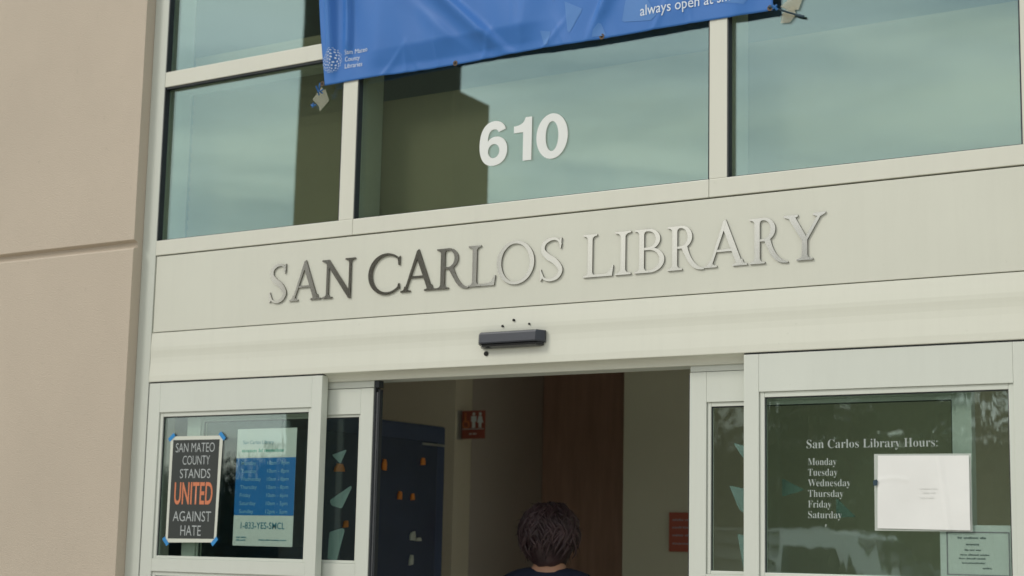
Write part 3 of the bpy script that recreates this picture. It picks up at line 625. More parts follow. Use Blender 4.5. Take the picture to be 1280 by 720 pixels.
for gx in (-4.206, -3.580, -2.933, -2.286):
    mb = MB(); yy = fold(gx, 3.347) - 0.0016
    for i in range(14):
        a0, a1 = 2 * math.pi * i / 14, 2 * math.pi * (i + 1) / 14
        vs = [mb.bm.verts.new((gx + r * math.cos(a_), yy - dy, 3.347 + r * math.sin(a_))) for a_ in (a0, a1) for r, dy in ((0.005, 0.0005), (0.0105, 0.0005))]
        mb.bm.faces.new((vs[0], vs[1], vs[3], vs[2]))
    g_ = mb.build('grommet', M['brass'], bn)
    mb = MB(); mb.plate([(gx + 0.005 * math.cos(i * math.pi / 6), 3.347 + 0.005 * math.sin(i * math.pi / 6)) for i in range(12)], yy - 0.0004, yy - 0.0001); mb.build('eyelet', M['hole'], g_)

# cords and tape that hold the two lower corners
t = thing('tape_patch', 'crumpled clear tape with blue cord under the hanging corner by the logo', 'tape', (-4.24, 0.02, 3.30))
mb = MB(); mb.plate([(-4.276, 3.298), (-4.232, 3.345), (-4.222, 3.330), (-4.212, 3.333), (-4.190, 3.283), (-4.236, 3.246), (-4.244, 3.270)], 0.0220, 0.0226); mb.build('tape', M['tape'], t)
mb = MB(); mb.tube([(-4.206, -0.020, 3.347), (-4.209, -0.018, 3.330), (-4.214, -0.012, 3.318), (-4.206, 0.000, 3.309)], 0.0030); mb.tube([(-4.222, -0.012, 3.322), (-4.208, -0.014, 3.314), (-4.196, -0.01, 3.322)], 0.0027)
mb.tube([(-4.216, -0.03, 3.334), (-4.212, -0.02, 3.310), (-4.220, -0.005, 3.303)], 0.003); mb.build('cord_knot', M['bluecord'], t)
mb = MB(); mb.tube([(-4.275, 0.016, 3.274), (-4.262, 0.012, 3.268), (-4.252, 0.018, 3.274)], 0.0038); mb.tube([(-4.266, 0.012, 3.262), (-4.262, 0.012, 3.281)], 0.003); mb.build('cord_end', M['bluecord'], t)
t = thing('tape_patch', 'yellowed clear tape with a dark tie at the corner by the slogan', 'tape', (-2.22, 0.02, 3.34))
mb = MB(); mb.plate([(-2.262, 3.355), (-2.236, 3.372), (-2.196, 3.400), (-2.176, 3.385), (-2.196, 3.335), (-2.228, 3.338)], 0.0218, 0.0224); mb.build('tape', M['tape2'], t)
mb = MB(); mb.plate([(-2.252, 3.338), (-2.212, 3.352), (-2.206, 3.318), (-2.228, 3.296), (-2.262, 3.298)], 0.0226, 0.0232); mb.build('tape', M['tape2'], t)
mb = MB(); mb.tube([(-2.286, -0.018, 3.347), (-2.272, -0.016, 3.344), (-2.258, -0.012, 3.338), (-2.205, 0.018, 3.318), (-2.178, 0.02, 3.306)], 0.0032); mb.tube([(-2.202, 0.017, 3.316), (-2.176, 0.019, 3.307)], 0.0050); mb.build('zip_tie', M['darkcord'], t)
mb = MB(); mb.tube([(-2.274, -0.020, 3.351), (-2.262, -0.018, 3.342), (-2.256, -0.014, 3.333)], 0.0048); mb.tube([(-2.270, -0.018, 3.338), (-2.256, -0.016, 3.350)], 0.0038); mb.build('cord_knot', M['bluecord'], t)

# ================================================================== POSTERS AND NOTICES
p = thing('poster', 'black poster with an orange word taped in a cream glazed panel', 'poster', (-4.79, 0.012, 1.55))
PY = 0.0135
MB().plate([(-4.934, 1.972), (-4.650, 1.971), (-4.661, 1.562), (-4.672, 1.551), (-4.935, 1.547)], PY, PY + 0.0008).build('sheet', M['postedge'], p)
MB().plate([(-4.919, 1.957), (-4.667, 1.956), (-4.673, 1.565), (-4.922, 1.563)], PY - 0.0006, PY - 0.0002).build('black_field', M['black_ink'], p)
mb = MB(); yy = PY - 0.0011
for tx, u0, u1, z0, z1 in (('SAN MATEO', .11, .86, 1.907, 1.944), ('COUNTY', .255, .78, 1.857, 1.893), ('STANDS', .215, .80, 1.803, 1.840), ('AGAINST', .12, .85, 1.632, 1.672), ('HATE', .28, .67, 1.576, 1.616)):
    fit_text(mb, tx, -4.933 + .282 * u0, -4.933 + .282 * u1, z0, z1, yy, -0.004)
mb.build('lettering', M['grey_ink'], p)
mb = MB(); fit_text(mb, 'UNITED', -4.933 + .282 * .125, -4.933 + .282 * .86, 1.698, 1.787, yy, 0.016); mb.build('lettering', M['orange_ink'], p)
for cx, cz, an in ((-4.928, 1.968, 40), (-4.653, 1.969, -42), (-4.933, 1.552, -48), (-4.668, 1.555, 45)):
    mb = MB(); ca, sa = math.cos(R(an)), math.sin(R(an))
    mb.plate([(cx + u * ca - v * sa, cz + u * sa + v * ca) for u, v in ((-.019, -.008), (.019, -.008), (.020, .008), (-.018, .0085))], PY - 0.0018, PY - 0.0013); mb.build('blue_tape', M['bluetape'], p)

p = thing('hours_sheet', 'white and blue opening hours sheet with a phone number behind the glass', 'notice', (-4.42, 0.024, 1.54))
PY = 0.0225
MB().plate([(-4.572, 1.994), (-4.268, 1.994), (-4.269, 1.540), (-4.573, 1.541)], PY, PY + 0.0008).build('sheet', M['paperwhite'], p)
MB().plate([(-4.572, 1.880), (-4.268, 1.881), (-4.2685, 1.658), (-4.5725, 1.658)], PY - 0.0005, PY - 0.0001).build('blue_field', M['blue_ink'], p)
mb = MB(); yy = PY - 0.0009
for i, (dn, wd, hr) in enumerate((('Monday', .078, '10am - 8pm'), ('Tuesday', .080, '10am - 8pm'), ('Wednesday', .106, '10am - 8pm'), ('Thursday', .086, '10am - 8pm'), ('Friday', .056, '10am - 6pm'), ('Saturday', .084, '10am - 5pm'), ('Sunday', .074, '12pm - 5pm'))):
    base_text(mb, dn, -4.546, -4.546 + wd, 1.8535 - .0312 * i, .0150, yy, 0.006); base_text(mb, hr, -4.410, -4.300, 1.8535 - .0312 * i, .0150, yy, 0.006)
mb.build('hours_lettering', M['pale_ink'], p)
mb = MB(); fit_text(mb, '1-833-YES-SMCL', -4.534, -4.310, 1.606, 1.632, yy, 0.006)
base_text(mb, 'San Carlos Library', -4.540, -4.382, 1.9345, .014, yy)
greek(mb, -4.556, -4.50, 1.571, .006, yy, (5, 7)); greek(mb, -4.556, -4.505, 1.560, .006, yy, (4, 6)); greek(mb, -4.44, -4.30, 1.562, .005, yy, (6, 5, 8, 6)); mb.build('lettering', M['teal_ink'], p)
mb = MB(); greek(mb, -4.545, -4.325, 1.902, .014, yy, (7, 2, 9)); mb.build('lettering', M['green_ink'], p)

p = thing('paper_notice', 'blank white paper in a clear sleeve over the lettered hours window', 'notice', (-1.79, 0.012, 1.635))
mb = MB()
bm = mb.bm; nx, nz_ = 70, 54; G = []
for j in range(nz_ + 1):
    row = []
    for i in range(nx + 1):
        u, v = i / nx, j / nz_; x = -1.934 + .289 * u + 0.003 * v * (1 - u); z = 1.634 + .222 * v + 0.003 * (1 - u)
        y = 0.0105 - 0.0008 * math.exp(-((v - 0.66 - 0.03 * math.sin(9 * u)) / 0.03) ** 2) * (u < .35) - 0.0018 * math.exp(-((u - .78 + .1 * v) / .03) ** 2) - 0.0015 * math.sin(6 * u + 2) * math.sin(5 * v) - .004 * max(0, u - .85) * max(0, v - .5) * 8
        row.append(bm.verts.new((x, y, z)))
    G.append(row)
for j in range(nz_):
    for i in range(nx): bm.faces.new((G[j][i], G[j][i + 1], G[j + 1][i + 1], G[j + 1][i]))
o = mb.build('sheet', M['paperwhite'], p, True)
mb = MB(); greek(mb, -1.80, -1.745, 1.757, .004, 0.0080, (6, 3)); greek(mb, -1.79, -1.75, 1.745, .004, 0.0080, (5, 4)); greek(mb, -1.80, -1.755, 1.730, .004, 0.0080, (4, 5)); mb.build('faint_print', M['faint'], p)
mb = MB(); mb.plate([(-1.944, 1.630), (-1.640, 1.630), (-1.640, 1.862), (-1.944, 1.864)], 0.0140, 0.0144); mb.build('clear_sleeve', M['sleeve'], p)
mb = MB(); mb.plate([(-1.946, 1.782), (-1.934, 1.786), (-1.930, 1.780), (-1.932, 1.768), (-1.944, 1.766)], 0.0068, 0.0072); mb.build('dark_clip', M['darkcord'], p)
p = thing('mint_notice', 'small bordered notice with illegible lines low in the hours window corner', 'notice', (-1.63, 0.024, 1.498))
MB().plate([(-1.738, 1.6495), (-1.525, 1.6495), (-1.525, 1.497), (-1.738, 1.497)], 0.0225, 0.0233).build('sheet', M['paperwhite'], p)
mb = MB()
for a in ((-1.718, -1.5285, 1.6265, 1.6305), (-1.718, -1.5285, 1.5020, 1.5050), (-1.718, -1.7145, 1.5051, 1.6264), (-1.532, -1.5285, 1.5051, 1.6264)): mb.box(a[0], a[1], 0.0218, 0.0222, a[2], a[3])
mb.build('border', M['grey_line'], p)
mb = MB(); yy = 0.0219
for x0, x1, z, hh, wd in ((-1.684, -1.596, 1.609, .0068, (3, 9, 4)), (-1.659, -1.620, 1.590, .0068, (9,)), (-1.663, -1.613, 1.574, .0050, (3, 4, 4)), (-1.677, -1.588, 1.560, .0050, (6, 9, 8)), (-1.681, -1.600, 1.549, .0050, (5, 7, 7)), (-1.672, -1.602, 1.536, .0050, (4, 8, 5)), (-1.610, -1.583, 1.521, .0050, (8,))):
    greek(mb, x0, x1, z, hh, yy, wd)
mb.build('small_print', M['dim_ink'], p)

def set_depth(o, y):
    k_ = 1 + y / 5.0
    for v_ in o.data.vertices: v_.co.x *= k_; v_.co.z = 1.55 + (v_.co.z - 1.55) * k_
for root, y in ((n6, 0.028), ):
    for ch_ in root.children: set_depth(ch_, y)
for o in list(bpy.data.objects):
    if o.parent and o.type == 'MESH':
        if o.parent.name.startswith('poster'): set_depth(o, 0.0125)
        elif o.parent.name.startswith('hours_sheet') or o.parent.name.startswith('mint_notice'): set_depth(o, 0.022)
        elif o.parent.name.startswith('paper_notice'): set_depth(o, 0.010)
        elif o.name.startswith('hours_lettering') and o.parent == b_: set_depth(o, 0.015)

# ================================================================== INSIDE THE ENTRANCE
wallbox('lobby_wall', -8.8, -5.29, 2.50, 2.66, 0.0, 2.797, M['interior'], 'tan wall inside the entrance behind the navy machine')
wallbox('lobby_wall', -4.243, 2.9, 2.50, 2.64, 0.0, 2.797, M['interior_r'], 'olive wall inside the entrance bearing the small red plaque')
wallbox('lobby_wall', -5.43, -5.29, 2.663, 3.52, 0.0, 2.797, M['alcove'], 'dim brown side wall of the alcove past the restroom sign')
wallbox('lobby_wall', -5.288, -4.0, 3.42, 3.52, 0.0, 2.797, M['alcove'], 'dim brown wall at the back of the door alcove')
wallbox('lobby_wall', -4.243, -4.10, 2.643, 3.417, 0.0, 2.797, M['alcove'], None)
wallbox('lobby_wall', -8.95, -8.80, 0.23, 6.4, 0.0, 2.797, M['interior'], 'tan end wall of the lobby beyond the navy machine')
at = thing('added_light_glazing', 'unseen glazed front and glass roof added to light the lobby', 'window', (1.2, 1.2, 0))  # added out of view: glass front and roof that let daylight into the lobby
for x in (-0.545, 0.60, 1.75, 2.90):
    MB().box(x, x + 0.06, 0.0, 0.10, 0.0, 3.0, 0.002).build('mullion', M['white'], at); MB().box(x, x + 0.06, 0.104, 3.2, 2.94, 3.0, 0.002).build('rafter', M['white'], at)
for x in (-0.484, 0.661, 1.811):
    MB().box(x, x + 1.088, 0.05, 0.056, 0.05, 2.93).build('glass_pane', M['glass_leaf'], at); MB().box(x, x + 1.088, 0.105, 3.2, 2.96, 2.966).build('glass_pane', M['glass_leaf'], at)
dr = thing('wooden_door', 'dark brown wooden door at the back of the lobby alcove', 'door', (-4.8, 3.40, 0))
MB().box(-5.285, -4.842, 3.385, 3.418, 0.01, 2.78, 0.003).build('panel', M['wood'], dr)
MB().box(-4.839, -4.36, 3.372, 3.418, 0.01, 2.78, 0.003).build('panel', M['wood'], dr)
f_ = MB(); f_.tube([(-4.90, 3.38, 1.02), (-4.90, 3.33, 1.02), (-5.0, 3.325, 1.02)], 0.009); f_.build('handle', M['chrome'], dr)

v = thing('vending_machine', 'tall dark navy machine with small orange packets just inside the doorway', 'vending machine', (-5.0, 0.95, 0))
MB().box(-5.40, -4.602, 0.46, 1.457, 0.03, 2.108, 0.018, 3).build('cabinet', M['navy'], v)
MB().box(-4.6015, -4.596, 0.53, 1.38, 0.75, 2.03, 0.002).build('display_window', M['navyglass'], v)
MB().box(-4.598, -4.588, 1.26, 1.43, 2.012, 2.022, 0.002).build('trim', M['chrome'], v)
for yy, zz, ww, hh, mt in ((0.976, 1.906, .030, .046, 'snack'), (1.263, 1.936, .030, .034, 'snack'), (1.096, 1.776, .028, .034, 'snack'), (1.191, 1.774, .024, .030, 'snack'), (0.663, 1.876, .060, .034, 'snack'), (0.72, 1.64, .03, .03, 'snack'), (0.84, 1.50, .03, .03, 'snack'), (1.20, 1.600, .040, .040, 'snack2'), (1.196, 1.491, .030, .046, 'snack2'), (1.245, 1.585, .04, .016, 'snack2')):
    rj = lambda: random.uniform(.75, 1.15)
    pk = MB(); pk.plate([(-ww / 2 * rj(), -hh / 2), (ww / 2 * rj(), -hh / 2 * rj()), (ww * .46, hh * .1), (ww * .34 * rj(), hh / 2), (-ww * .2 * rj(), hh * .5 * rj()), (-ww * .45, hh * .05)], -0.004, 0.004)
    for q in pk.bm.verts: q.co = Vector((-4.590 + q.co.y, yy + q.co.x, zz + q.co.z))
    pk.build('packet', M[mt], v)

sg = thing('restroom_sign', 'small red restroom sign with white figures projecting from the lobby wall', 'sign', (-5.19, 2.53, 2.2))
SX0, SX1, SZ0, SZ1, SY = -5.262, -5.115, 2.133, 2.284, 2.527
MB().box(SX0, SX1, SY, SY + 0.008, SZ0, SZ1, 0.001).build('panel', M['redsign'], sg)
MB().box(-5.289, SX0 - 0.003, SY - 0.008, SY + 0.016, SZ0 - 0.002, SZ1 + 0.002, 0.001).build('bracket', M['chrome'], sg)
mb = MB(); mb.box(SX0 + .004, SX1 - .004, SY - 0.0012, SY - 0.0004, SZ0 + 0.051, SZ0 + 0.054); 
yy = SY - 0.001
def disc(mb, x, z, r): mb.plate([(x + r * math.cos(i * math.pi / 6), z + r * math.sin(i * math.pi / 6)) for i in range(12)], yy - 0.001, yy)
def figure(mb, x, dress):
    zt = SZ1 - 0.010
    disc(mb, x, zt - 0.008, 0.0085)
    if dress: mb.plate([(x - .010, zt - .019), (x + .010, zt - .019), (x + .019, zt - .056), (x - .019, zt - .056)], yy - .001, yy); mb.plate([(x - .009, zt - .056), (x + .009, zt - .056), (x + .008, zt - .083), (x - .008, zt - .083)], yy - .001, yy)
    else: mb.plate([(x - .016, zt - .019), (x + .016, zt - .019), (x + .017, zt - .050), (x - .017, zt - .050)], yy - .001, yy); mb.plate([(x - .010, zt - .050), (x + .010, zt - .050), (x + .010, zt - .083), (x - .010, zt - .083)], yy - .001, yy)
figure(mb, SX0 + .077, False); figure(mb, SX0 + .119, True); greek(mb, SX0 + .05, SX0 + .10, SZ0 + .022, .011, SY - .0012, (4, 5)); mb.build('pictogram', M['signwhite'], sg)
mb = MB(); x, zt = SX0 + .026, SZ1 - .012
disc(mb, x - .004, zt - .006, .0065)
mb.plate([(x - .008, zt - .014), (x, zt - .014), (x + .002, zt - .042), (x + .020, zt - .044), (x + .026, zt - .072), (x + .018, zt - .072), (x + .012, zt - .052), (x - .006, zt - .050)], yy - .001, yy)
for i in range(12):
    a0, a1 = R(120 + i * 20), R(120 + (i + 1) * 20); mb.plate([(x + .002 + r * math.cos(a_), zt - .060 + r * math.sin(a_)) for a_, r in ((a0, .024), (a1, .024), (a1, .018), (a0, .018))], yy - .001, yy)
mb.build('wheelchair_pictogram', M['signorange'], sg)
pl = thing('red_plaque', 'dull red rectangular plaque on the olive lobby wall', 'sign', (-3.88, 2.49, 1.65))
MB().box(-3.975, -3.78, 2.488, 2.498, 1.555, 1.746, 0.002).build('panel', M['redsign'], pl)
mb = MB(); yy = 2.4874
for i, z in enumerate((1.705, 1.668, 1.630, 1.59)): greek(mb, -3.955, -3.80, z, .010, yy, (6, 4, 7) if i % 2 else (5, 7))
mb.build('small_print', M['grey_line'], pl)

# ================================================================== PERSON
def skin_mesh(verts, edges, radii, root=0, sub=2):
    me = bpy.data.meshes.new('sk'); me.from_pydata([Vector(v_) for v_ in verts], edges, []); o = bpy.data.objects.new('sk', me); COL.objects.link(o)
    mo = o.modifiers.new('skin', 'SKIN'); mo.use_smooth_shade = True
    for i, r in enumerate(radii):
        sv = me.skin_vertices[0].data[i]; sv.radius = (r, r) if not isinstance(r, tuple) else r; sv.use_root = (i == root)
    ss = o.modifiers.new('sub', 'SUBSURF'); ss.levels = sub; ss.render_levels = sub
    dg = bpy.context.evaluated_depsgraph_get(); out = bpy.data.meshes.new_from_object(o.evaluated_get(dg)); bpy.data.objects.remove(o); bpy.data.meshes.remove(me); return out
PP = Vector((-3.675, 0.90, 0.0)); yaw = R(18)                      # walking in, back to the street
pr = thing('person', 'person with short curly dark hair and navy top seen from behind in the doorway', 'person', PP)
def place(me):
    me.transform(Matrix.Translation(PP) @ Matrix.Rotation(yaw, 4, 'Z')); return me
# body, facing +y: pelvis, spine, neck, head, arms with hands, legs mid-stride
V_ = [(0, 0, .94), (0, .0, 1.08), (0, -.005, 1.24), (0, -.01, 1.37), (0, -.012, 1.445), (0, .008, 1.505)]
Rd = [(.135, .095), (.125, .09), (.150, .105), (.140, .085), (.098, .062), (.058, .058)]
E_ = [(0, 1), (1, 2), (2, 3), (3, 4), (4, 5)]
def chain(base, pts, rad):
    p_ = base
    for q, r in zip(pts, rad): V_.append(q); Rd.append(r); E_.append((p_, len(V_) - 1)); p_ = len(V_) - 1
    return p_
chain(5, [(0, .02, 1.565), (0, .025, 1.64), (0, .015, 1.70)], [(.070, .085), (.080, .100), (.055, .070)])
for sx in (-1, 1):
    wr = chain(3, [(sx * .165, -.01, 1.375), (sx * .215, -.02, 1.12), (sx * .225, .05 * sx + .05, .90)], [.060, .042, .030])
    px, py, pz = V_[wr]
    pm = chain(wr, [(px, py + .01, pz - .055)], [(.022, .034)])
    for k_, (dy, ln) in enumerate(((-.028, .060), (-.010, .075), (.010, .072), (.026, .060))):
        chain(pm, [(px - sx * .004, py + .01 + dy, pz - .095), (px - sx * .010, py + .012 + dy, pz - .095 - ln * .6), (px - sx * .022, py + .012 + dy, pz - .095 - ln)], [.0095, .0088, .0078])
    chain(wr, [(px - sx * .012, py + .048, pz - .06), (px - sx * .02, py + .062, pz - .095)], [.011, .009])
    st = sx * .10
    an = chain(0, [(sx * .095, 0, .86), (sx * .10, st * .7 + .03, .50), (sx * .10, st * 1.1 - .02, .09)], [(.095, .10), .060, .042])
    ax_, ay_, az_ = V_[an]; chain(an, [(ax_ + sx * .01, ay_ + .08, .045), (ax_ + sx * .015, ay_ + .16, .035)], [.040, .032])
body = place(skin_mesh(V_, E_, Rd)); link('body', body, M['skin'], pr, True)
# head: a shaped skull with brow, nose, lips, chin and ears (faces into the lobby)
bm = bmesh.new(); bmesh.ops.create_uvsphere(bm, u_segments=32, v_segments=24, radius=1.0)
for q in bm.verts:
    x, y, z = q.co; sx = .074 * (1 - .22 * max(0, -z)); sy = .095; q.co = Vector((x * sx, .018 + y * sy, 1.600 + z * .112))
    if y > 0.6:
        f = math.exp(-(x / .18) ** 2)
        q.co.y += .022 * f * math.exp(-((z + .12) / .14) ** 2) - .006 * math.exp(-((abs(x) - .38) / .18) ** 2) * math.exp(-((z - .05) / .12) ** 2) + .006 * math.exp(-(x / .30) ** 2) * math.exp(-((z + .45) / .08) ** 2) + .010 * math.exp(-(x / .3) ** 2) * math.exp(-((z + .80) / .12) ** 2)
me = bpy.data.meshes.new('head'); bm.to_mesh(me); bm.free(); link('head', place(me), M['skin'], pr, True)
for sx in (-1, 1):
    e = bmesh.new(); bmesh.ops.create_uvsphere(e, u_segments=12, v_segments=8, radius=1.0)
    for q in e.verts: q.co = Vector((sx * .076 + q.co.x * .010, .02 + q.co.y * .018, 1.590 + q.co.z * .032))
    me = bpy.data.meshes.new('ear'); e.to_mesh(me); e.free(); link('ear', place(me), M['skin'], pr, True)
    e = bmesh.new(); bmesh.ops.create_uvsphere(e, u_segments=12, v_segments=8, radius=.011)
    for q in e.verts: q.co += Vector((sx * .030, .100, 1.607))
    me = bpy.data.meshes.new('eye'); e.to_mesh(me); e.free(); link('eye', place(me), M['signwhite'], pr, True)
# hair: a bushy cap plus many short curls
random.seed(21)
mb = MB()
bm = mb.bm; r_ = bmesh.ops.create_icosphere(bm, subdivisions=4, radius=1.0)
from mathutils import noise as mnoise
kill = []
for q in bm.verts:
    p_ = q.co.copy(); n_ = mnoise.noise(p_ * 2.2) * .12 + mnoise.noise(p_ * 5.5 + Vector((3, 1, 2))) * .08
    if p_.y > 0.45 and p_.z < 0.42: kill.append(q)
    k_ = 1 + n_
    q.co = Vector((p_.x * .112 * k_, -.008 + p_.y * .115 * k_, 1.610 + p_.z * (.117 if p_.z > 0 else .134) * k_))
bmesh.ops.delete(bm, geom=kill, context='VERTS')
crown = Vector((0, -.01, 1.612))
for i in range(520):
    az = random.uniform(0, 2 * math.pi); t0 = random.uniform(.05, .9) ; ln = random.uniform(.75, 1.5); ph = random.uniform(0, 6); pts = []
    wv = random.uniform(.08, .22); rr = random.uniform(.95, 1.07)
    if math.sin(az) > .35 and t0 > .5: continue
    for k_ in range(9):
        u_ = k_ / 8; th_ = min(2.55, t0 + ln * u_)
        if math.sin(az) > .3: th_ = min(th_, 1.25)
        aa = az + wv * math.sin(ph + u_ * 7.5); st_ = math.sin(th_); zc = math.cos(th_); k2 = rr * (1 + .05 * math.sin(ph * 2 + u_ * 8)) + (.06 * u_ * u_)
        pts.append(crown + Vector((st_ * math.cos(aa) * .112 * k2, st_ * math.sin(aa) * .116 * k2, zc * (.118 if zc > 0 else .138) * k2)))
    w0 = random.uniform(.0045, .0095)
    mb.tube(pts, [w0 * f_ for f_ in (.45, .8, 1, 1, .95, .9, .8, .6, .25)], 7)
for i in range(90):
    az = random.uniform(math.pi * .95, math.pi * 2.05) + random.choice((0, 0, .0)); th_ = random.uniform(.2, 2.2); pts = []
    for k_ in range(5):
        u_ = k_ / 4; a_ = az + .25 * u_ * math.sin(i); t2 = th_ + .30 * u_; k2 = 1.02 + .16 * u_ * u_ * (1 + .5 * math.sin(i * 3))
        pts.append(crown + Vector((math.sin(t2) * math.cos(a_) * .114 * k2, math.sin(t2) * math.sin(a_) * .118 * k2, math.cos(t2) * .125 * k2)))
    mb.tube(pts, [.0016, .0015, .0013, .0010, .0005], 4)
me = bpy.data.meshes.new('hair'); bm.to_mesh(me); bm.free(); link('hair', place(me), M['hair'], pr, True)
# clothing: shells that follow the body
SV = [(0, 0, .84), (0, 0, 1.08), (0, -.005, 1.24), (0, -.012, 1.375), (0, -.016, 1.497)]; SR = [(.205, .165), (.165, .128), (.165, .122), (.160, .106), (.118, .080)]; SE = [(0, 1), (1, 2), (2, 3), (3, 4)]
for sx in (-1, 1):
    i0 = len(SV); SV += [(sx * .165, -.012, 1.378), (sx * .212, -.02, 1.16)]; SR += [.073, .056]; SE += [(3, i0), (i0, i0 + 1)]
link('shirt', place(skin_mesh(SV, SE, SR)), M['shirt'], pr, True)
SV = [(0, 0, 1.07), (0, 0, .95)]; SR = [(.150, .115), (.172, .134)]; SE = [(0, 1)]
for sx in (-1, 1):
    st = sx * .10; i0 = len(SV); SV += [(sx * .095, 0, .85), (sx * .10, st * .7 + .03, .50), (sx * .10, st * 1.1 - .02, .10)]; SR += [(.108, .112), .074, .060]; SE += [(1, i0), (i0, i0 + 1), (i0 + 1, i0 + 2)]
link('trousers', place(skin_mesh(SV, SE, SR)), M['trousers'], pr, True)
for sx in (-1, 1):
    ay_ = sx * .11 - .02
    link('shoe', place(skin_mesh([(sx * .10, ay_ - .03, .055), (sx * .105, ay_ + .08, .05), (sx * .112, ay_ + .18, .04)], [(0, 1), (1, 2)], [(.05, .055), (.052, .05), (.042, .036)], 1)), M['shoe'], pr, True)

# ================================================================== ACROSS THE STREET
def tree(x, y, hgt, crw, label, leafm, seed, nl=3600, low=0.22):
    random.seed(seed)
    t = thing('tree', label, 'tree', (x, y, -0.16), 'street trees')
    mb = MB(); base = Vector((x, y, -0.2)); top = Vector((x + random.uniform(-.3, .3), y, hgt * .62))
    pts = [base.lerp(top, i / 6) + Vector((random.uniform(-.06, .06), random.uniform(-.06, .06), 0)) * (i > 0) for i in range(7)]
    mb.tube(pts, [hgt * .030 * (1 - i / 8) for i in range(7)], 10)
    tips = []
    for i in range(11):
        s_ = pts[random.randint(2, 6)]; a_ = random.uniform(0, 2 * math.pi); ln = crw * random.uniform(.5, .95)
        e = s_ + Vector((math.cos(a_) * ln, math.sin(a_) * ln, random.uniform(.2, .35) * hgt)); m_ = s_.lerp(e, .5) + Vector((0, 0, -.06 * hgt))
        mb.tube([s_, s_.lerp(m_, .6), m_, m_.lerp(e, .5), e], [hgt * .012, hgt * .010, hgt * .008, hgt * .005, .012], 6); tips += [e, m_]
    mb.build('trunk', M['bark'], t, True)
    mb = MB(); bm = mb.bm; cl = []
    for i in range(34):
        b = random.choice(tips); cl.append((b + Vector((random.gauss(0, .28 * crw), random.gauss(0, .28 * crw), random.gauss(0, .10 * hgt))), random.uniform(.16, .34) * crw))
    for i in range(nl):
        c_, r_ = random.choice(cl); d_ = Vector((random.gauss(0, 1), random.gauss(0, 1), random.gauss(0, .8))).normalized() * r_ * random.random() ** .4
        p_ = c_ + d_
        if p_.z < low * hgt or p_.z > hgt: continue
        s_ = random.uniform(.07, .15); u_ = Vector((random.gauss(0, 1), random.gauss(0, 1), random.gauss(0, 1))).normalized(); w_ = u_.orthogonal().normalized() * s_ * .5; u_ = u_ * s_
        bm.faces.new([bm.verts.new(q) for q in (p_ - u_, p_ + w_, p_ + u_, p_ - w_)])
    mb.build('crown', leafm, t); return t
tree(-9.6, -21.5, 6.6, 2.5, 'broad dark tree mirrored behind the white paper notice', M['leaf'], 1, 5200, .10)
tree(-13.2, -23.0, 6.3, 2.4, 'olive tree mirrored behind the lettered names of days', M['leaf2'], 2, 5200, .10)
tree(-6.4, -22.5, 6.9, 2.4, 'dark tree mirrored at the outer edge of the hours window', M['leaf'], 3, 4600, .10)
tree(-16.8, -24.0, 5.2, 2.2, 'thin bare topped tree mirrored in the narrow sliding pane', M['leaf2'], 4, 2200, .2)
tree(-28.5, -24.0, 3.6, 2.6, 'low dark tree mirrored above the black poster', M['leaf'], 5, 4200, .04)
tree(-24.3, -25.0, 3.8, 2.6, 'low olive tree mirrored above the blue hours sheet', M['leaf2'], 6, 4200, .04)
tree(-32.5, -25.5, 3.5, 2.6, 'low dark tree mirrored at the outer edge of the poster window', M['leaf'], 8, 3600, .04)
mb = MB(); random.seed(5)
for i in range(17000):
    x = random.uniform(-42, -1); p_ = Vector((x, -25.8 + random.gauss(0, .35), random.uniform(-.1, (3.2 if x < -20 else 4.3) + .4 * math.sin(x * .9) + .25 * math.sin(x * 2.3)))); s_ = random.uniform(.11, .22)
    u_ = Vector((random.gauss(0, 1), random.gauss(0, 1), random.gauss(0, 1))).normalized(); w_ = u_.orthogonal().normalized() * s_ * .6; u_ = u_ * s_
    mb.bm.faces.new([mb.bm.verts.new(q) for q in (p_ - u_, p_ + w_, p_ + u_, p_ - w_)])
mb.box(-42, -20, -26.0, -25.6, -0.16, 2.5); mb.box(-19.99, -1, -26.0, -25.6, -0.16, 3.6)
tag(mb.build('hedge', M['leaf']), 'tall dark hedge across the street mirrored low in the door glass', 'hedge')

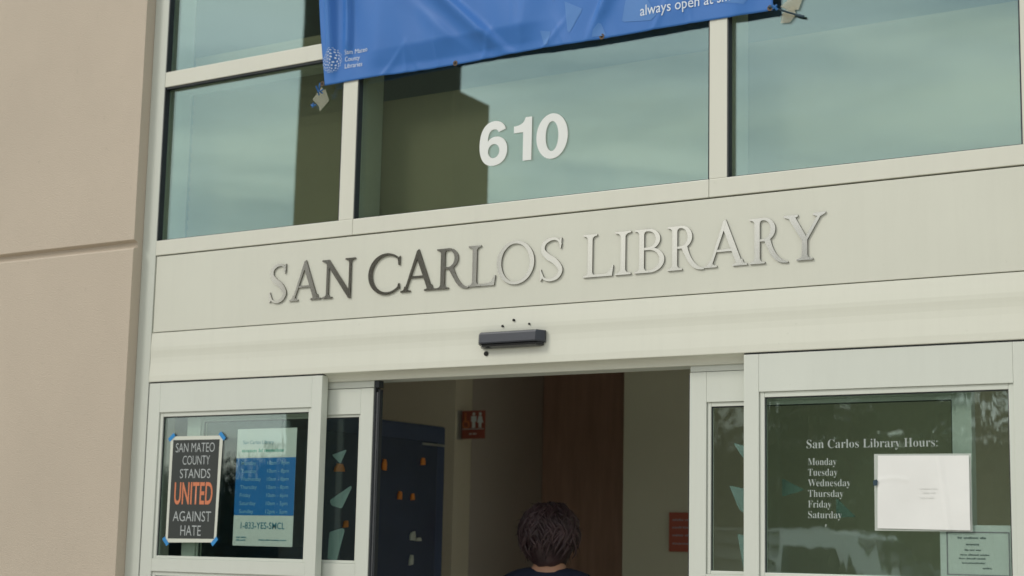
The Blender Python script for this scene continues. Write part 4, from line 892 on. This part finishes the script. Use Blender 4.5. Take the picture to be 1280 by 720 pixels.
# parked car across the street, side on (mirrored in the hours window)
def car(cx, cy):
    t = thing('parked_van', 'pale parked van mirrored below the days of the week', 'van', (cx, cy, -0.13))
    hw = 0.88
    prof = [(-2.25, .42), (-2.30, .80), (-2.26, 1.20), (-2.18, 1.30), (-2.02, 1.86), (-1.7, 1.97), (.35, 1.98), (.75, 1.90), (1.46, 1.24), (2.12, 1.08), (2.30, .86), (2.30, .42)]
    b = bmesh.new()
    A = [b.verts.new((cx + px, cy - hw + (.16 if pz > 1.5 else 0), pz - .13)) for px, pz in prof]; C = [b.verts.new((cx + px, cy + hw - (.16 if pz > 1.5 else 0), pz - .13)) for px, pz in prof]; n = len(prof)
    for i in range(n): b.faces.new((A[i], A[(i + 1) % n], C[(i + 1) % n], C[i]))
    b.faces.new(A[::-1]); b.faces.new(C); bmesh.ops.recalc_face_normals(b, faces=b.faces[:]); bmesh.ops.bevel(b, geom=b.edges[:], offset=.045, segments=2, affect='EDGES')
    MB().add(b).build('body', M['carpaint'], t, True)
    for sy in (-1, 1):
        for P in ([(-.02, 1.36), (-.02, 1.78), (.56, 1.76), (1.04, 1.36)],):
            w_ = MB(); ys = [cy + sy * (hw - .16 * (pz - 1.27) / .60 + .012) for px, pz in P]
            f = w_.bm.faces.new([w_.bm.verts.new((cx + px, yq, pz - .13)) for (px, pz), yq in zip(P, ys)])
            r = bmesh.ops.solidify(w_.bm, geom=[f], thickness=.012); w_.build('side_window', M['carglass'], t)
        for z_, h_ in ((1.46, .022), (1.63, .03), (1.80, .012)): MB().box(cx - 2.05, cx - .15, cy + sy * (hw - .10) - .08, cy + sy * (hw - .10) + .06 - .05 * (z_ > 1.6), z_, z_ + h_, .004).build('side_moulding', M['gasket'], t)
        MB().box(cx - .36, cx - .20, cy + sy * (hw + .001) - .008, cy + sy * (hw + .001) + .008, .80, .83, .003).build('door_handle', M['chrome'], t)
    MB().prism([(cy - .62, 0), (cy + .62, 0), (cy + .62, .02), (cy - .62, .02)], 0, .55).bm.free()
    for x0, z0, x1, z1 in ((.80, 1.84, 1.40, 1.29), (-2.14, 1.36, -2.02, 1.80)):
        w_ = MB(); f = w_.bm.faces.new([w_.bm.verts.new(q) for q in ((cx + x0 + .03, cy - .66, z0 - .10), (cx + x0 + .03, cy + .66, z0 - .10), (cx + x1 + .03, cy + .74, z1 - .10), (cx + x1 + .03, cy - .74, z1 - .10))]); bmesh.ops.solidify(w_.bm, geom=[f], thickness=.012); w_.build('windscreen', M['carglass'], t)
    for wx in (-1.42, 1.42):
        for sy in (-1, 1):
            c_ = MB(); yy = cy + sy * (hw - .10); c_.tube([(cx + wx, yy - .11, .20), (cx + wx, yy - .09, .20), (cx + wx, yy + .09, .20), (cx + wx, yy + .11, .20)], [.30, .33, .33, .30], 24); wh = c_.build('wheel', M['tyre'], t)
            c_ = MB(); c_.tube([(cx + wx, yy + sy * .10, .20), (cx + wx, yy + sy * .118, .20)], [.21, .19], 18); c_.build('rim', M['chrome'], wh)
    for sy in (-1, 1):
        MB().box(cx + 2.20, cx + 2.292, cy + sy * .62 - .17, cy + sy * .62 + .17, .58, .74, .02).build('headlight', M['lamp'], t)
        MB().box(cx - 2.285, cx - 2.19, cy + sy * .66 - .12, cy + sy * .66 + .12, .62, .84, .02).build('tail_lamp', M['redlamp'], t)
car(-7.9, -13.4)
